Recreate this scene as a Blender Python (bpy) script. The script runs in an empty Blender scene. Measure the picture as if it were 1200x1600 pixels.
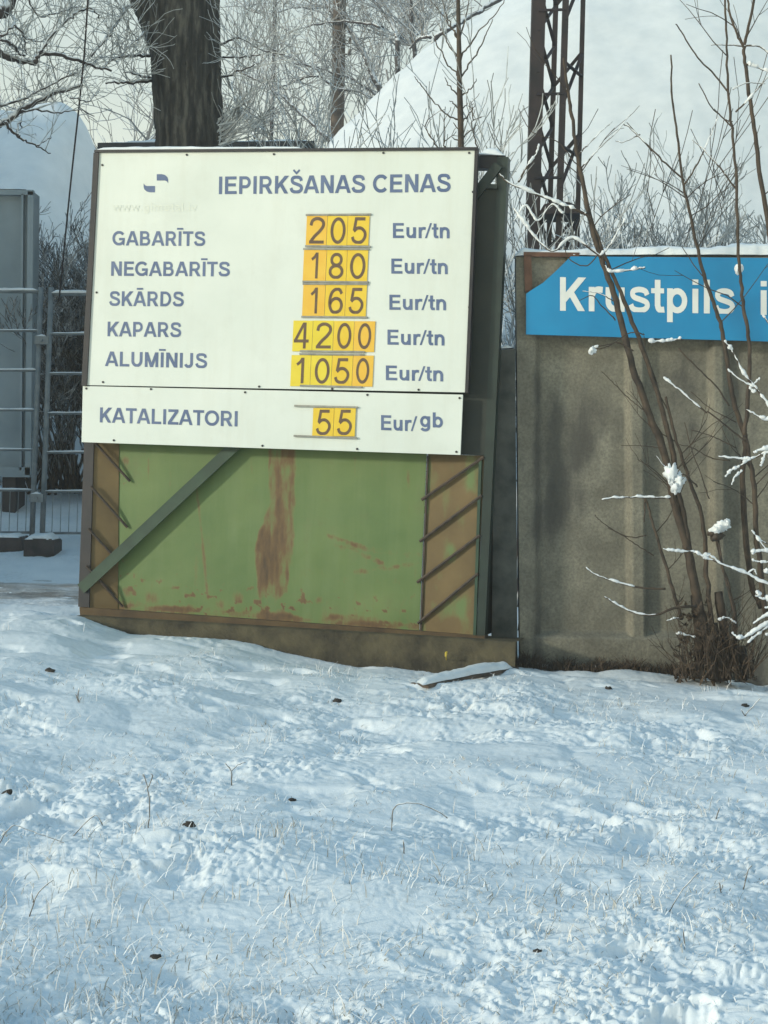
import bpy, math, random
import numpy as np
from mathutils import Vector
R = math.radians
scene = bpy.context.scene
COL = scene.collection

# ---------------------------------------------------------------- camera
F_PX, PITCH, ROLL, EYE = 2400.0, math.atan(60 / 2400), R(1.3), 1.42
C0 = np.array([0, 0, EYE])
FW = np.array([0, math.cos(PITCH), -math.sin(PITCH)])
_r0 = np.array([1.0, 0, 0]); _u0 = np.cross(_r0, FW)
RT = math.cos(ROLL) * _r0 + math.sin(ROLL) * _u0
UP = -math.sin(ROLL) * _r0 + math.cos(ROLL) * _u0
cam_d = bpy.data.cameras.new('camera'); cam = bpy.data.objects.new('camera', cam_d); COL.objects.link(cam)
cam_d.sensor_width = 36; cam_d.lens = 54; cam_d.clip_end = 3000; cam_d.clip_start = 0.05
from mathutils import Matrix
M = Matrix(((RT[0], UP[0], -FW[0], 0), (RT[1], UP[1], -FW[1], 0), (RT[2], UP[2], -FW[2], EYE), (0, 0, 0, 1)))
cam.matrix_world = M
scene.camera = cam

# ---------------------------------------------------------------- sky, sun, exposure
SUN_AZ, SUN_EL = 66.0, 13.0          # degrees left of straight behind the camera
SUN_STRENGTH, SKY_STRENGTH, EXPOSURE = 3.0, 0.11, 0.0
w = bpy.data.worlds.new('World'); scene.world = w; w.use_nodes = True
nt = w.node_tree; nt.nodes.clear()
sky = nt.nodes.new('ShaderNodeTexSky'); sky.sky_type = 'NISHITA'; sky.sun_disc = False
sky.sun_elevation = R(SUN_EL); sky.air_density = 1.0; sky.dust_density = 2.5; sky.ozone_density = 1.0
to_sun = Vector((-math.sin(R(SUN_AZ)) * math.cos(R(SUN_EL)), -math.cos(R(SUN_AZ)) * math.cos(R(SUN_EL)), math.sin(R(SUN_EL))))
sky.sun_rotation = math.atan2(to_sun.x, to_sun.y)
bg = nt.nodes.new('ShaderNodeBackground'); bg.inputs[1].default_value = SKY_STRENGTH
ow = nt.nodes.new('ShaderNodeOutputWorld')
tc = nt.nodes.new('ShaderNodeTexCoord'); sx = nt.nodes.new('ShaderNodeSeparateXYZ'); nt.links.new(tc.outputs['Generated'], sx.inputs[0])
veil = nt.nodes.new('ShaderNodeValToRGB'); el_ = veil.color_ramp.elements      # thin winter cloud: cream low down, pale blue overhead
el_[0].position = 0.0; el_[0].color = (17.0, 16.2, 11.0, 1); el_[1].position = 0.75; el_[1].color = (2.2, 5.2, 8.0, 1)
e2_ = el_.new(0.24); e2_.color = (8.8, 9.8, 8.8, 1)
nt.links.new(sx.outputs[2], veil.inputs[0])
mx = nt.nodes.new('ShaderNodeMix'); mx.data_type = 'RGBA'; mx.inputs[0].default_value = 0.75
nt.links.new(sky.outputs[0], mx.inputs[6]); nt.links.new(veil.outputs[0], mx.inputs[7])
nt.links.new(mx.outputs[2], bg.inputs[0]); nt.links.new(bg.outputs[0], ow.inputs[0])
sun_d = bpy.data.lights.new('sun', 'SUN'); sun = bpy.data.objects.new('sun', sun_d); COL.objects.link(sun)
sun_d.energy = SUN_STRENGTH; sun_d.angle = R(5); sun_d.color = (1.0, 0.96, 0.79)
sun.rotation_euler = to_sun.to_track_quat('Z', 'Y').to_euler()
sun.location = (-20, -10, 20)
scene.view_settings.view_transform = 'Standard'; scene.view_settings.look = 'None'
scene.view_settings.exposure = EXPOSURE; scene.view_settings.gamma = 1
scene.cycles.max_bounces = 6; scene.cycles.diffuse_bounces = 3

# ---------------------------------------------------------------- measuring helpers
def ray(px, py):
    return F_PX * FW + (px - 600) * RT - (py - 800) * UP
def at(px, py, Y):                       # the point of the place at distance Y seen there
    d = ray(px, py); return C0 + d * (Y / d[1])
def hit(px, py, O, n):
    d = ray(px, py); return C0 + d * (np.dot(O - C0, n) / np.dot(d, n))
# the price sign's plane (leaning a degree, turned 14 degrees)
SO = np.array([-2.08099, 11.0, 3.65457]); SA = np.array([0.96929, -0.24522, -0.01841]); SB = np.array([0.02528, 0.02487, 0.99937])
SN = np.cross(SA, SB); SN /= np.linalg.norm(SN)
if SN[1] > 0: SN = -SN
def S(px, py, d=0.0): return hit(px, py, SO + SN * d, SN)
# the fence's plane
FA = np.array([math.cos(R(2)), -math.sin(R(2)), 0]); FN = np.array([-math.sin(R(2)), -math.cos(R(2)), 0.0])
FO = at(810, 700, 10.5)
def Fp(px, py, d=0.0): return hit(px, py, FO + FN * d, FN)

# ---------------------------------------------------------------- noise
_rs = np.random.RandomState(7)
_T = _rs.rand(512, 512)
def vnoise(x, y, s=0):
    x = np.asarray(x, float) + s * 17.37; y = np.asarray(y, float) + s * 31.91
    i = np.floor(x).astype(int); j = np.floor(y).astype(int); fx = x - i; fy = y - j
    fx = fx * fx * fx * (fx * (fx * 6 - 15) + 10); fy = fy * fy * fy * (fy * (fy * 6 - 15) + 10)
    i &= 511; j &= 511; i1 = (i + 1) & 511; j1 = (j + 1) & 511
    a = _T[i, j] * (1 - fx) + _T[i1, j] * fx; b = _T[i, j1] * (1 - fx) + _T[i1, j1] * fx
    return (a * (1 - fy) + b * fy) * 2 - 1
def fbm(x, y, s=0, o=4, g=0.5):
    v = 0; a = 1; k = 1; t = 0
    for q in range(o):
        v = v + a * vnoise(x * k + q * 5.1, y * k - q * 3.7, s + q); t += a; a *= g; k *= 2.03
    return v / t
def sstep(a, b, x):
    t = np.clip((np.asarray(x, float) - a) / (b - a), 0, 1); return t * t * (3 - 2 * t)

# ---------------------------------------------------------------- mesh builder
def perp(t):
    t = t / (np.linalg.norm(t) + 1e-12); a = np.array([0, 0, 1.0]) if abs(t[2]) < 0.9 else np.array([1.0, 0, 0])
    u = np.cross(a, t); u /= np.linalg.norm(u); return u, np.cross(t, u)
class MB:
    def __init__(s): s.V = []; s.F = []; s.n = 0; s.Q = []
    def add(s, v, faces):
        v = np.asarray(v, float).reshape(-1, 3); s.V.append(v)
        if isinstance(faces, np.ndarray): s.Q.append(faces + s.n)
        else: s.F += [tuple(i + s.n for i in f) for f in faces]
        s.n += len(v); return s
    def box(s, o, ax, ay, az):           # corner o and three edge vectors
        o, ax, ay, az = map(np.asarray, (o, ax, ay, az))
        v = [o, o + ax, o + ax + ay, o + ay, o + az, o + ax + az, o + ax + ay + az, o + ay + az]
        return s.add(v, [(0, 3, 2, 1), (4, 5, 6, 7), (0, 1, 5, 4), (1, 2, 6, 5), (2, 3, 7, 6), (3, 0, 4, 7)])
    def cbox(s, c, sx, sy, sz): return s.box(np.array(c) - np.array([sx, sy, sz]) / 2, (sx, 0, 0), (0, sy, 0), (0, 0, sz))
    def prism(s, pts, ext):              # flat polygon swept along ext
        p = np.asarray(pts, float); k = len(p); e = np.asarray(ext)
        v = np.vstack([p, p + e]); f = [tuple(range(k)), tuple(range(2 * k - 1, k - 1, -1))]
        f += [(i, i + k, (i + 1) % k + k, (i + 1) % k) for i in range(k)]
        return s.add(v, f)
    def bar(s, p, q, wd, th, side=None): # rectangular bar between two points
        p, q = np.asarray(p, float), np.asarray(q, float); t = q - p
        if side is None: u, v = perp(t)
        else:
            u = np.asarray(side, float); u = u - t * np.dot(u, t) / np.dot(t, t); u /= np.linalg.norm(u); v = np.cross(t / np.linalg.norm(t), u)
        return s.box(p - u * wd / 2 - v * th / 2, u * wd, v * th, t)
    def tube(s, pts, rad, k=5, jit=0, rng=None, cap=True, ridge=0):
        p = np.asarray(pts, float); n = len(p); r = np.broadcast_to(np.asarray(rad, float), (n,))
        t = np.gradient(p, axis=0) if n > 2 else np.repeat((p[-1] - p[0])[None], n, 0)
        t = t / (np.linalg.norm(t, axis=1)[:, None] + 1e-12)
        u, _ = perp(t[0]); U = np.empty((n, 3))
        for i in range(n):
            u = u - t[i] * np.dot(u, t[i]); u = u / (np.linalg.norm(u) + 1e-12); U[i] = u
        W = np.cross(t, U); a = np.arange(k) * 2 * np.pi / k
        rr = r[:, None] * np.ones((1, k))
        if jit: rr = rr * (1 + jit * (rng.rand(n, k) - 0.5) * 2)
        if ridge:
            J, I = np.meshgrid(np.arange(k), np.arange(n)); A_ = J * 2 * np.pi / k; cx, cy = np.cos(A_) * 5.5, np.sin(A_) * 5.5
            wv = 0.5 * vnoise(I * 0.16, A_ * 0, 61); rr = rr * (1 + ridge * (np.minimum(np.abs(vnoise(cx + wv + I * 0.013, cy - wv + I * 0.02, 63)) * 2.2, 1) - 0.6) + 0.35 * ridge * vnoise(cx * 2.5, cy * 2.5 + I * 0.14, 64))
        v = p[:, None] + rr[..., None] * (np.cos(a)[None, :, None] * U[:, None] + np.sin(a)[None, :, None] * W[:, None])
        i = np.arange(n - 1)[:, None] * k; j = np.arange(k)[None]; j1 = (j + 1) % k
        q = np.stack([i + j, i + j1, i + j1 + k, i + j + k], -1).reshape(-1, 4)
        n0 = s.n; s.add(v.reshape(-1, 3), q)
        if cap: s.F += [tuple(n0 + x for x in range(k - 1, -1, -1)), tuple(n0 + (n - 1) * k + x for x in range(k))]
        return s
    def grid(s, P):                      # P[rows, cols, 3]
        a, b = P.shape[:2]; i = (np.arange(a - 1)[:, None] * b + np.arange(b - 1)[None]).reshape(-1)
        return s.add(P.reshape(-1, 3), np.stack([i, i + 1, i + b + 1, i + b], -1))
    def blob(s, c, rx, ry, rz, rng, rough=0.25, nu=12, nv=8):
        th = np.linspace(0, 2 * np.pi, nu, endpoint=False); ph = np.linspace(0.08, np.pi - 0.08, nv); off = rng.rand() * 50
        d = np.stack([np.sin(ph)[:, None] * np.cos(th), np.sin(ph)[:, None] * np.sin(th), np.cos(ph)[:, None] * np.ones_like(th)], -1)
        k = 1 + rough * (vnoise(d[..., 0] * 2 + off, d[..., 1] * 2 + d[..., 2] * 1.7) + 0.5 * vnoise(d[..., 0] * 5 + off, d[..., 1] * 5 + d[..., 2] * 4))
        v = np.asarray(c) + d * k[..., None] * np.array([rx, ry, rz])
        i = np.arange(nv - 1)[:, None] * nu; j = np.arange(nu)[None]; j1 = (j + 1) % nu
        n0 = s.n; s.add(v.reshape(-1, 3), np.stack([i + j, i + nu + j, i + nu + j1, i + j1], -1).reshape(-1, 4))
        s.F += [tuple(n0 + x for x in range(nu)), tuple(n0 + (nv - 1) * nu + x for x in range(nu - 1, -1, -1))]
        return s
    def build(s, name, m, parent=None, smooth=False, kind=None, attr=None):
        V = np.vstack(s.V); O = np.zeros(3)
        if parent is not None: O = wloc(parent)
        me = bpy.data.meshes.new(name)
        Q = np.vstack(s.Q) if s.Q else np.zeros((0, 4), int)
        fl = [x for f in s.F for x in f]; ls = [len(f) for f in s.F]
        tot = np.concatenate([np.full(len(Q), 4), np.array(ls, int)]).astype(np.int32)
        idx = np.concatenate([Q.reshape(-1), np.array(fl, int)]).astype(np.int32)
        me.vertices.add(len(V)); me.vertices.foreach_set('co', (V - O).astype(np.float32).reshape(-1))
        me.loops.add(len(idx)); me.loops.foreach_set('vertex_index', idx)
        me.polygons.add(len(tot)); me.polygons.foreach_set('loop_start', np.concatenate([[0], np.cumsum(tot)[:-1]]).astype(np.int32))
        me.polygons.foreach_set('loop_total', tot)
        me.polygons.foreach_set('use_smooth', np.full(len(tot), bool(smooth)))
        me.update(calc_edges=True)
        if attr:
            for k, a in attr.items():
                at_ = me.attributes.new(k, 'FLOAT', 'POINT'); at_.data.foreach_set('value', np.asarray(a, np.float32).reshape(-1))
        me.materials.append(m)
        o = bpy.data.objects.new(name, me); COL.objects.link(o)
        if parent is not None: o.parent = parent
        if kind: o['kind'] = kind
        return o
def wloc(o):
    p = np.zeros(3)
    while o is not None: p = p + np.array(o.location); o = o.parent
    return p
def tag(o, label, cat, group=None, kind=None):
    if label: o['label'] = label
    if cat: o['category'] = cat
    if group: o['group'] = group
    if kind: o['kind'] = kind
    return o
def thing(name, label, cat, loc, group=None):
    o = bpy.data.objects.new(name, None); COL.objects.link(o); o.location = [float(x) for x in loc]; o.empty_display_size = 0.1
    return tag(o, label, cat, group)
def center(o):                           # move a one-mesh thing's origin to its base
    me = o.data; n = len(me.vertices); v = np.empty(n * 3, np.float32); me.vertices.foreach_get('co', v); v = v.reshape(-1, 3)
    c = v.mean(0); c[2] = v[:, 2].min(); me.vertices.foreach_set('co', (v - c).reshape(-1)); me.update(); o.location = [float(x) for x in c]; return o

# ---------------------------------------------------------------- materials
def new_mat(name):
    m = bpy.data.materials.new(name); m.use_nodes = True; nt = m.node_tree
    b = nt.nodes['Principled BSDF']; return m, nt, b
def N(nt, t, **k):
    n = nt.nodes.new(t)
    for a, v in k.items(): setattr(n, a, v)
    return n
def noise(nt, scale, detail=5, vec=None, rough=0.55):
    n = N(nt, 'ShaderNodeTexNoise'); n.inputs['Scale'].default_value = scale; n.inputs['Detail'].default_value = detail; n.inputs['Roughness'].default_value = rough
    if vec is None:
        tc = N(nt, 'ShaderNodeTexCoord'); vec = tc.outputs['Object']
    nt.links.new(vec, n.inputs['Vector']); return n.outputs['Fac']
def stretch(nt, sx, sy, sz):
    tc = N(nt, 'ShaderNodeTexCoord'); mp = N(nt, 'ShaderNodeMapping'); mp.inputs['Scale'].default_value = (sx, sy, sz)
    nt.links.new(tc.outputs['Object'], mp.inputs['Vector']); return mp.outputs['Vector']
def ramp(nt, f, stops):
    r = N(nt, 'ShaderNodeValToRGB'); e = r.color_ramp.elements
    while len(e) < len(stops): e.new(0.5)
    for i, (p, c) in enumerate(stops):
        e[i].position = p; e[i].color = (*c, 1) if len(c) == 3 else c
    nt.links.new(f, r.inputs[0]); return r.outputs[0]
def mix(nt, f, a, b):
    n = N(nt, 'ShaderNodeMix', data_type='RGBA')
    for s, v in ((0, f), (6, a), (7, b)):
        if isinstance(v, (tuple, list)): n.inputs[s].default_value = (*v, 1)
        elif isinstance(v, float): n.inputs[s].default_value = v
        else: nt.links.new(v, n.inputs[s])
    return n.outputs[2]
def math_(nt, op, a, b=None, clamp=False):
    n = N(nt, 'ShaderNodeMath', operation=op); n.use_clamp = clamp
    for i, v in enumerate((a, b)):
        if v is None: continue
        if isinstance(v, (int, float)): n.inputs[i].default_value = v
        else: nt.links.new(v, n.inputs[i])
    return n.outputs[0]
def bump(nt, b, f, st, dist=0.01):
    n = N(nt, 'ShaderNodeBump'); n.inputs['Strength'].default_value = st; n.inputs['Distance'].default_value = dist
    nt.links.new(f, n.inputs['Height']); nt.links.new(n.outputs[0], b.inputs['Normal'])
def mottled(name, a, b_, scale=4, rough=0.7, bs=0.3, bd=0.004, bscale=60, vec=None, metal=0.0, lo=0.35, hi=0.65):
    m, nt, b = new_mat(name)
    nt.links.new(ramp(nt, noise(nt, scale, 6, vec(nt) if vec else None), [(lo, a), (hi, b_)]), b.inputs['Base Color'])
    b.inputs['Roughness'].default_value = rough; b.inputs['Metallic'].default_value = metal
    if bs: bump(nt, b, noise(nt, bscale, 6), bs, bd)
    return m
def frosted(name, bark, bark2, lo=0.15, hi=0.45, rime=(0.78, 0.8, 0.82), scale=9):
    # snow and rime lie on whatever faces up
    m, nt, b = new_mat(name)
    g = N(nt, 'ShaderNodeNewGeometry'); sp = N(nt, 'ShaderNodeSeparateXYZ'); nt.links.new(g.outputs['Normal'], sp.inputs[0])
    f = math_(nt, 'ADD', sp.outputs[2], math_(nt, 'MULTIPLY', math_(nt, 'SUBTRACT', noise(nt, scale, 4), 0.5), 1.6))
    k = N(nt, 'ShaderNodeMapRange'); k.inputs[1].default_value = lo; k.inputs[2].default_value = hi; nt.links.new(f, k.inputs[0])
    base = ramp(nt, noise(nt, 14, 4), [(0.35, bark), (0.65, bark2)])
    nt.links.new(mix(nt, k.outputs[0], base, rime), b.inputs['Base Color']); b.inputs['Roughness'].default_value = 0.85
    return m
MT = {}
def snow_mat(name='snow', thin=True, lo=(0.68, 0.72, 0.75), hi=(0.77, 0.795, 0.81)):
    m, nt, b = new_mat(name)
    c = ramp(nt, noise(nt, 3, 5), [(0.3, lo), (0.7, hi)])
    if thin:                             # pale grass showing through a thin cover
        f = math_(nt, 'MULTIPLY', ramp(nt, noise(nt, 26, 7, stretch(nt, 1, 0.8, 1), 0.7), [(0.5, (0, 0, 0)), (0.68, (1, 1, 1))]), ramp(nt, noise(nt, 1.6, 4), [(0.42, (0.05, 0.05, 0.05)), (0.62, (1, 1, 1))]))
        c = mix(nt, math_(nt, 'MULTIPLY', f, 0.5), c, (0.42, 0.43, 0.42))
    nt.links.new(c, b.inputs['Base Color']); b.inputs['Roughness'].default_value = 0.65
    bump(nt, b, noise(nt, 110, 5, rough=0.6), 0.3, 0.006)
    return m
MT['heap_snow'] = snow_mat('heap_snow', False, (0.66, 0.69, 0.71), (0.76, 0.78, 0.79))
MT['snow'] = snow_mat()
MT['load'] = mottled('twig_snow', (0.62, 0.65, 0.68), (0.8, 0.81, 0.82), 25, 0.8, 0.6, 0.006, 120)
def board_mat():
    m, nt, b = new_mat('white_board')
    c = ramp(nt, noise(nt, 1.3, 5), [(0.3, (0.60, 0.645, 0.60)), (0.7, (0.68, 0.715, 0.67))])
    run = ramp(nt, noise(nt, 7, 6, stretch(nt, 1, 1, 0.1), 0.65), [(0.5, (0, 0, 0)), (0.72, (1, 1, 1))]); sm = ramp(nt, noise(nt, 3.2, 7, None, 0.7), [(0.52, (0, 0, 0)), (0.75, (1, 1, 1))])
    c = mix(nt, math_(nt, 'MULTIPLY', run, 0.22), c, (0.5, 0.5, 0.42)); c = mix(nt, math_(nt, 'MULTIPLY', sm, 0.3), c, (0.5, 0.52, 0.47))
    nt.links.new(c, b.inputs['Base Color']); b.inputs['Roughness'].default_value = 0.4; bump(nt, b, noise(nt, 1.1, 2), 0.25, 0.03); return m
MT['board'] = board_mat()
MT['blue_text'] = mottled('faded_blue_vinyl', (0.065, 0.105, 0.215), (0.105, 0.148, 0.265), 7, 0.5, 0)
MT['faint'] = mottled('faded_grey_vinyl', (0.63, 0.665, 0.595), (0.68, 0.71, 0.64), 14, 0.5, 0)
MT['yellow'] = mottled('yellow_card', (0.7, 0.46, 0.022), (0.73, 0.52, 0.04), 9, 0.4, 0)
MT['lemon'] = mottled('lemon_card', (0.68, 0.52, 0.025), (0.72, 0.57, 0.04), 9, 0.4, 0)
MT['orange'] = mottled('orange_card', (0.72, 0.41, 0.035), (0.74, 0.46, 0.05), 9, 0.4, 0)
MT['digit'] = mottled('brown_digit', (0.09, 0.05, 0.03), (0.13, 0.08, 0.04), 20, 0.5, 0)
MT['rail'] = mottled('grey_rail', (0.2, 0.2, 0.18), (0.3, 0.3, 0.27), 20, 0.45, 0, metal=0.3)
MT['dark_frame'] = mottled('dark_steel', (0.007, 0.008, 0.014), (0.02, 0.017, 0.02), 8, 0.55, 0.2, 0.002)
MT['dark_green'] = mottled('shaded_green_paint', (0.005, 0.014, 0.012), (0.01, 0.026, 0.02), 6, 0.5, 0.2, 0.002)  # dark green, deepened further so the colour carries the stand's shade
MT['tube_green'] = mottled('green_tube_paint', (0.010, 0.033, 0.02), (0.022, 0.058, 0.033), 6, 0.45, 0.15, 0.002)
MT['void'] = mottled('shaded_steel', (0.012, 0.018, 0.014), (0.022, 0.026, 0.02), 5, 0.7, 0.2, 0.002)  # steel kept near black: shade beside the boards put into the colour
MT['rust_shade'] = mottled('rusty_steel', (0.05, 0.032, 0.018), (0.1, 0.065, 0.03), 5, 0.8, 0.3, 0.003, 40)
MT['plinth'] = mottled('plinth_concrete', (0.026, 0.022, 0.014), (0.09, 0.075, 0.042), 5, 0.9, 0.9, 0.012, 25)
MT['rod'] = mottled('dark_rod', (0.03, 0.025, 0.02), (0.07, 0.045, 0.03), 20, 0.7, 0)
MT['mast'] = mottled('mast_steel', (0.010, 0.008, 0.010), (0.03, 0.018, 0.02), 5, 0.7, 0)
MT['sign_blue'] = mottled('street_sign_blue', (0.001, 0.2, 0.43), (0.002, 0.24, 0.49), 2.5, 0.5, 0.03)
MT['sign_white'] = mottled('street_sign_white', (0.7, 0.72, 0.7), (0.78, 0.78, 0.75), 9, 0.4, 0)
MT['wood'] = mottled('old_wood', (0.05, 0.035, 0.025), (0.13, 0.09, 0.06), 5, 0.85, 0.5, 0.005, 30)
MT['bracket'] = mottled('bracket_rust', (0.09, 0.045, 0.03), (0.16, 0.08, 0.05), 9, 0.8, 0.2, 0.002)
MT['galv'] = mottled('galvanised_steel', (0.13, 0.16, 0.18), (0.22, 0.25, 0.27), 9, 0.5, 0)
MT['box_grey'] = mottled('grey_sheet', (0.2, 0.26, 0.3), (0.28, 0.34, 0.38), 1.6, 0.55, 0.1, 0.003, 8)
MT['foot'] = mottled('rubber_foot', (0.03, 0.028, 0.03), (0.07, 0.06, 0.06), 7, 0.9, 0.5, 0.006, 30)
MT['clod'] = mottled('dark_clod', (0.02, 0.018, 0.018), (0.06, 0.05, 0.04), 20, 0.9, 0.5, 0.004, 60)
MT['stem'] = mottled('shrub_bark', (0.028, 0.02, 0.015), (0.075, 0.052, 0.034), 12, 0.8, 0.3, 0.002, 80)
MT['twig_frost'] = frosted('frosted_twig', (0.05, 0.04, 0.035), (0.1, 0.08, 0.06), 0.45, 0.8)
MT['rime'] = frosted('rimed_crown', (0.15, 0.165, 0.17), (0.25, 0.26, 0.26), -0.35, 0.6, (0.64, 0.68, 0.7))
MT['limb'] = frosted('snow_topped_limb', (0.022, 0.018, 0.02), (0.05, 0.04, 0.04), 0.1, 0.5)
MT['thicket'] = frosted('thicket_twigs', (0.04, 0.042, 0.04), (0.11, 0.1, 0.085), -0.3, 0.7)
MT['far_tree'] = frosted('far_rimed_tree', (0.16, 0.155, 0.15), (0.26, 0.25, 0.24), -0.1, 0.5, (0.7, 0.73, 0.75))
MT['roof_dark'] = mottled('shed_dark', (0.025, 0.03, 0.035), (0.06, 0.06, 0.065), 5, 0.8, 0.2, 0.004, 20)
MT['dry_leaf'] = mottled('dry_leaves', (0.03, 0.021, 0.015), (0.095, 0.065, 0.042), 30, 0.9, 0)
MT['grass'] = frosted('frosted_grass_blades', (0.3, 0.28, 0.24), (0.55, 0.54, 0.5), -0.4, 0.5, (0.75, 0.76, 0.77), 25)
MT['weed'] = frosted('dry_weed', (0.08, 0.07, 0.06), (0.2, 0.17, 0.14), -0.1, 0.7, scale=30)
MT['yellow_leaf'] = mottled('yellow_leaf', (0.5, 0.36, 0.03), (0.6, 0.45, 0.08), 20, 0.6, 0)
def bark_mat():
    m, nt, b = new_mat('furrowed_bark')
    v = stretch(nt, 1, 1, 0.16)
    f = noise(nt, 16, 7, v, 0.6)
    nt.links.new(ramp(nt, f, [(0.38, (0.006, 0.006, 0.006)), (0.5, (0.03, 0.029, 0.026)), (0.64, (0.10, 0.095, 0.08))]), b.inputs['Base Color'])
    b.inputs['Roughness'].default_value = 0.9; bump(nt, b, f, 1.0, 0.05); return m
MT['bark'] = bark_mat()
def attr_mat(name, base, base2, bscale, stain_stops, attr, rough, bs, bd, grain=18, mixn=0.5, speck=False, streak=False):
    # paint or concrete with stains, on the fence painted shade too: the outline is an attribute of the sheet, broken up by grain
    m, nt, b = new_mat(name)
    a = N(nt, 'ShaderNodeAttribute', attribute_name=attr)
    c0 = ramp(nt, noise(nt, bscale, 6), [(0.3, base), (0.7, base2)])
    if streak:                           # washed-down runs and scuffs in the paint
        c0 = mix(nt, math_(nt, 'MULTIPLY', ramp(nt, noise(nt, 9, 6, stretch(nt, 1, 1, 0.07), 0.65), [(0.45, (0, 0, 0)), (0.7, (1, 1, 1))]), 0.35), c0, (0.15, 0.2, 0.085))
        c0 = mix(nt, math_(nt, 'MULTIPLY', ramp(nt, noise(nt, 4, 8, None, 0.75), [(0.55, (0, 0, 0)), (0.66, (1, 1, 1))]), 0.35), c0, (0.12, 0.13, 0.05))
    g = noise(nt, grain, 7, stretch(nt, 1, 1, 0.35), 0.65)
    f = math_(nt, 'ADD', a.outputs['Fac'], math_(nt, 'MULTIPLY', math_(nt, 'SUBTRACT', g, 0.5), mixn), True)
    st = ramp(nt, f, stain_stops)
    k = ramp(nt, f, [(0.28, (0, 0, 0)), (0.62, (1, 1, 1))])
    nt.links.new(mix(nt, k, c0, st), b.inputs['Base Color']); b.inputs['Roughness'].default_value = rough
    if speck:                            # pits and grain
        cc = mix(nt, k, c0, st); gr = noise(nt, 55, 6, rough=0.7); cc2 = mix(nt, ramp(nt, gr, [(0.35, (0.0, 0, 0)), (0.62, (1, 1, 1))]), (0.05, 0.047, 0.04), cc)
        run = noise(nt, 5, 5, stretch(nt, 1.6, 1.6, 0.12), 0.6); cc3 = mix(nt, math_(nt, 'MULTIPLY', ramp(nt, run, [(0.5, (0, 0, 0)), (0.7, (1, 1, 1))]), 0.45), cc2, (0.07, 0.068, 0.06))
        nt.links.new(mix(nt, 0.5, cc, cc3), b.inputs['Base Color'])
    bump(nt, b, noise(nt, 40, 6), bs, bd); return m
MT['green_sheet'] = attr_mat('green_paint_rusting', (0.08, 0.14, 0.042), (0.124, 0.18, 0.055), 2.2,
                             [(0.3, (0.15, 0.16, 0.05)), (0.48, (0.15, 0.105, 0.038)), (0.68, (0.115, 0.066, 0.024)), (0.85, (0.085, 0.048, 0.018)), (1.0, (0.05, 0.032, 0.016))], 'rust_shade', 0.6, 0.15, 0.003, 30, 0.75, False, True)
MT['wing'] = attr_mat('wing_rust', (0.105, 0.072, 0.03), (0.16, 0.11, 0.045), 4, [(0.3, (0.14, 0.16, 0.06)), (0.9, (0.1, 0.17, 0.06))], 'rust_shade', 0.75, 0.3, 0.003)
MT['concrete'] = attr_mat('fence_concrete', (0.14, 0.131, 0.103), (0.285, 0.27, 0.212), 3.2, [(0.3, (0.14, 0.133, 0.112)), (0.9, (0.062, 0.06, 0.053))], 'rust_shade', 0.92, 0.7, 0.006, 7, 0.9, True)
MT['post_concrete'] = mottled('post_concrete', (0.035, 0.04, 0.037), (0.10, 0.103, 0.092), 5, 0.92, 0.9, 0.004, 40)
def road_mat():
    m, nt, b = new_mat('slushy_road')
    f = noise(nt, 2.2, 8, stretch(nt, 0.45, 1, 1), 0.7)
    nt.links.new(ramp(nt, f, [(0.36, (0.18, 0.165, 0.15)), (0.48, (0.38, 0.37, 0.36)), (0.58, (0.62, 0.64, 0.66))]), b.inputs['Base Color'])
    b.inputs['Roughness'].default_value = 0.6; bump(nt, b, noise(nt, 20, 6), 0.6, 0.02); return m
MT['road'] = road_mat()

# ---------------------------------------------------------------- ground: one sheet to the horizon
BASE_PX = [(-200, 955), (0, 953), (60, 951), (125, 952), (165, 962), (200, 974), (300, 992), (400, 1005), (520, 1022), (560, 1032), (700, 1046), (800, 1048)]
_b = np.array([S(x, y, 0.06) for x, y in BASE_PX] + [Fp(x, y, 0.05) for x, y in [(860, 1050), (1000, 1056), (1200, 1058), (1500, 1062)]])
LPROF = [(10.9, 953), (11.7, 952), (12.3, 944), (13.0, 934), (14.0, 919), (15.0, 903), (16.2, 868), (17, 852), (18.2, 815), (19.3, 785), (20.5, 762), (23, 752), (30, 745), (60, 742)]
_l = np.array([at(60, y, Y) for Y, y in LPROF])
def ground(X, Y):
    X = np.asarray(X, float); Y = np.asarray(Y, float)
    zb = np.interp(X, _b[:, 0], _b[:, 2]); yb = np.interp(X, _b[:, 0], _b[:, 1])
    zf = zb * sstep(3.0, 1.0, np.zeros_like(X)) * 0 + zb * np.clip((Y - 3.6) / (yb - 3.6), 0, 1) ** 1.15
    zl = np.interp(Y, _l[:, 1], _l[:, 2]); s = X / np.maximum(Y, 0.1)
    wl = sstep(-0.10, -0.185, s)
    zbk = zl * wl + np.minimum(zb, 0.12) * (1 - wl)
    k = sstep(0.0, 0.35, Y - yb)
    return zf * (1 - k) + zbk * k
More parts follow.
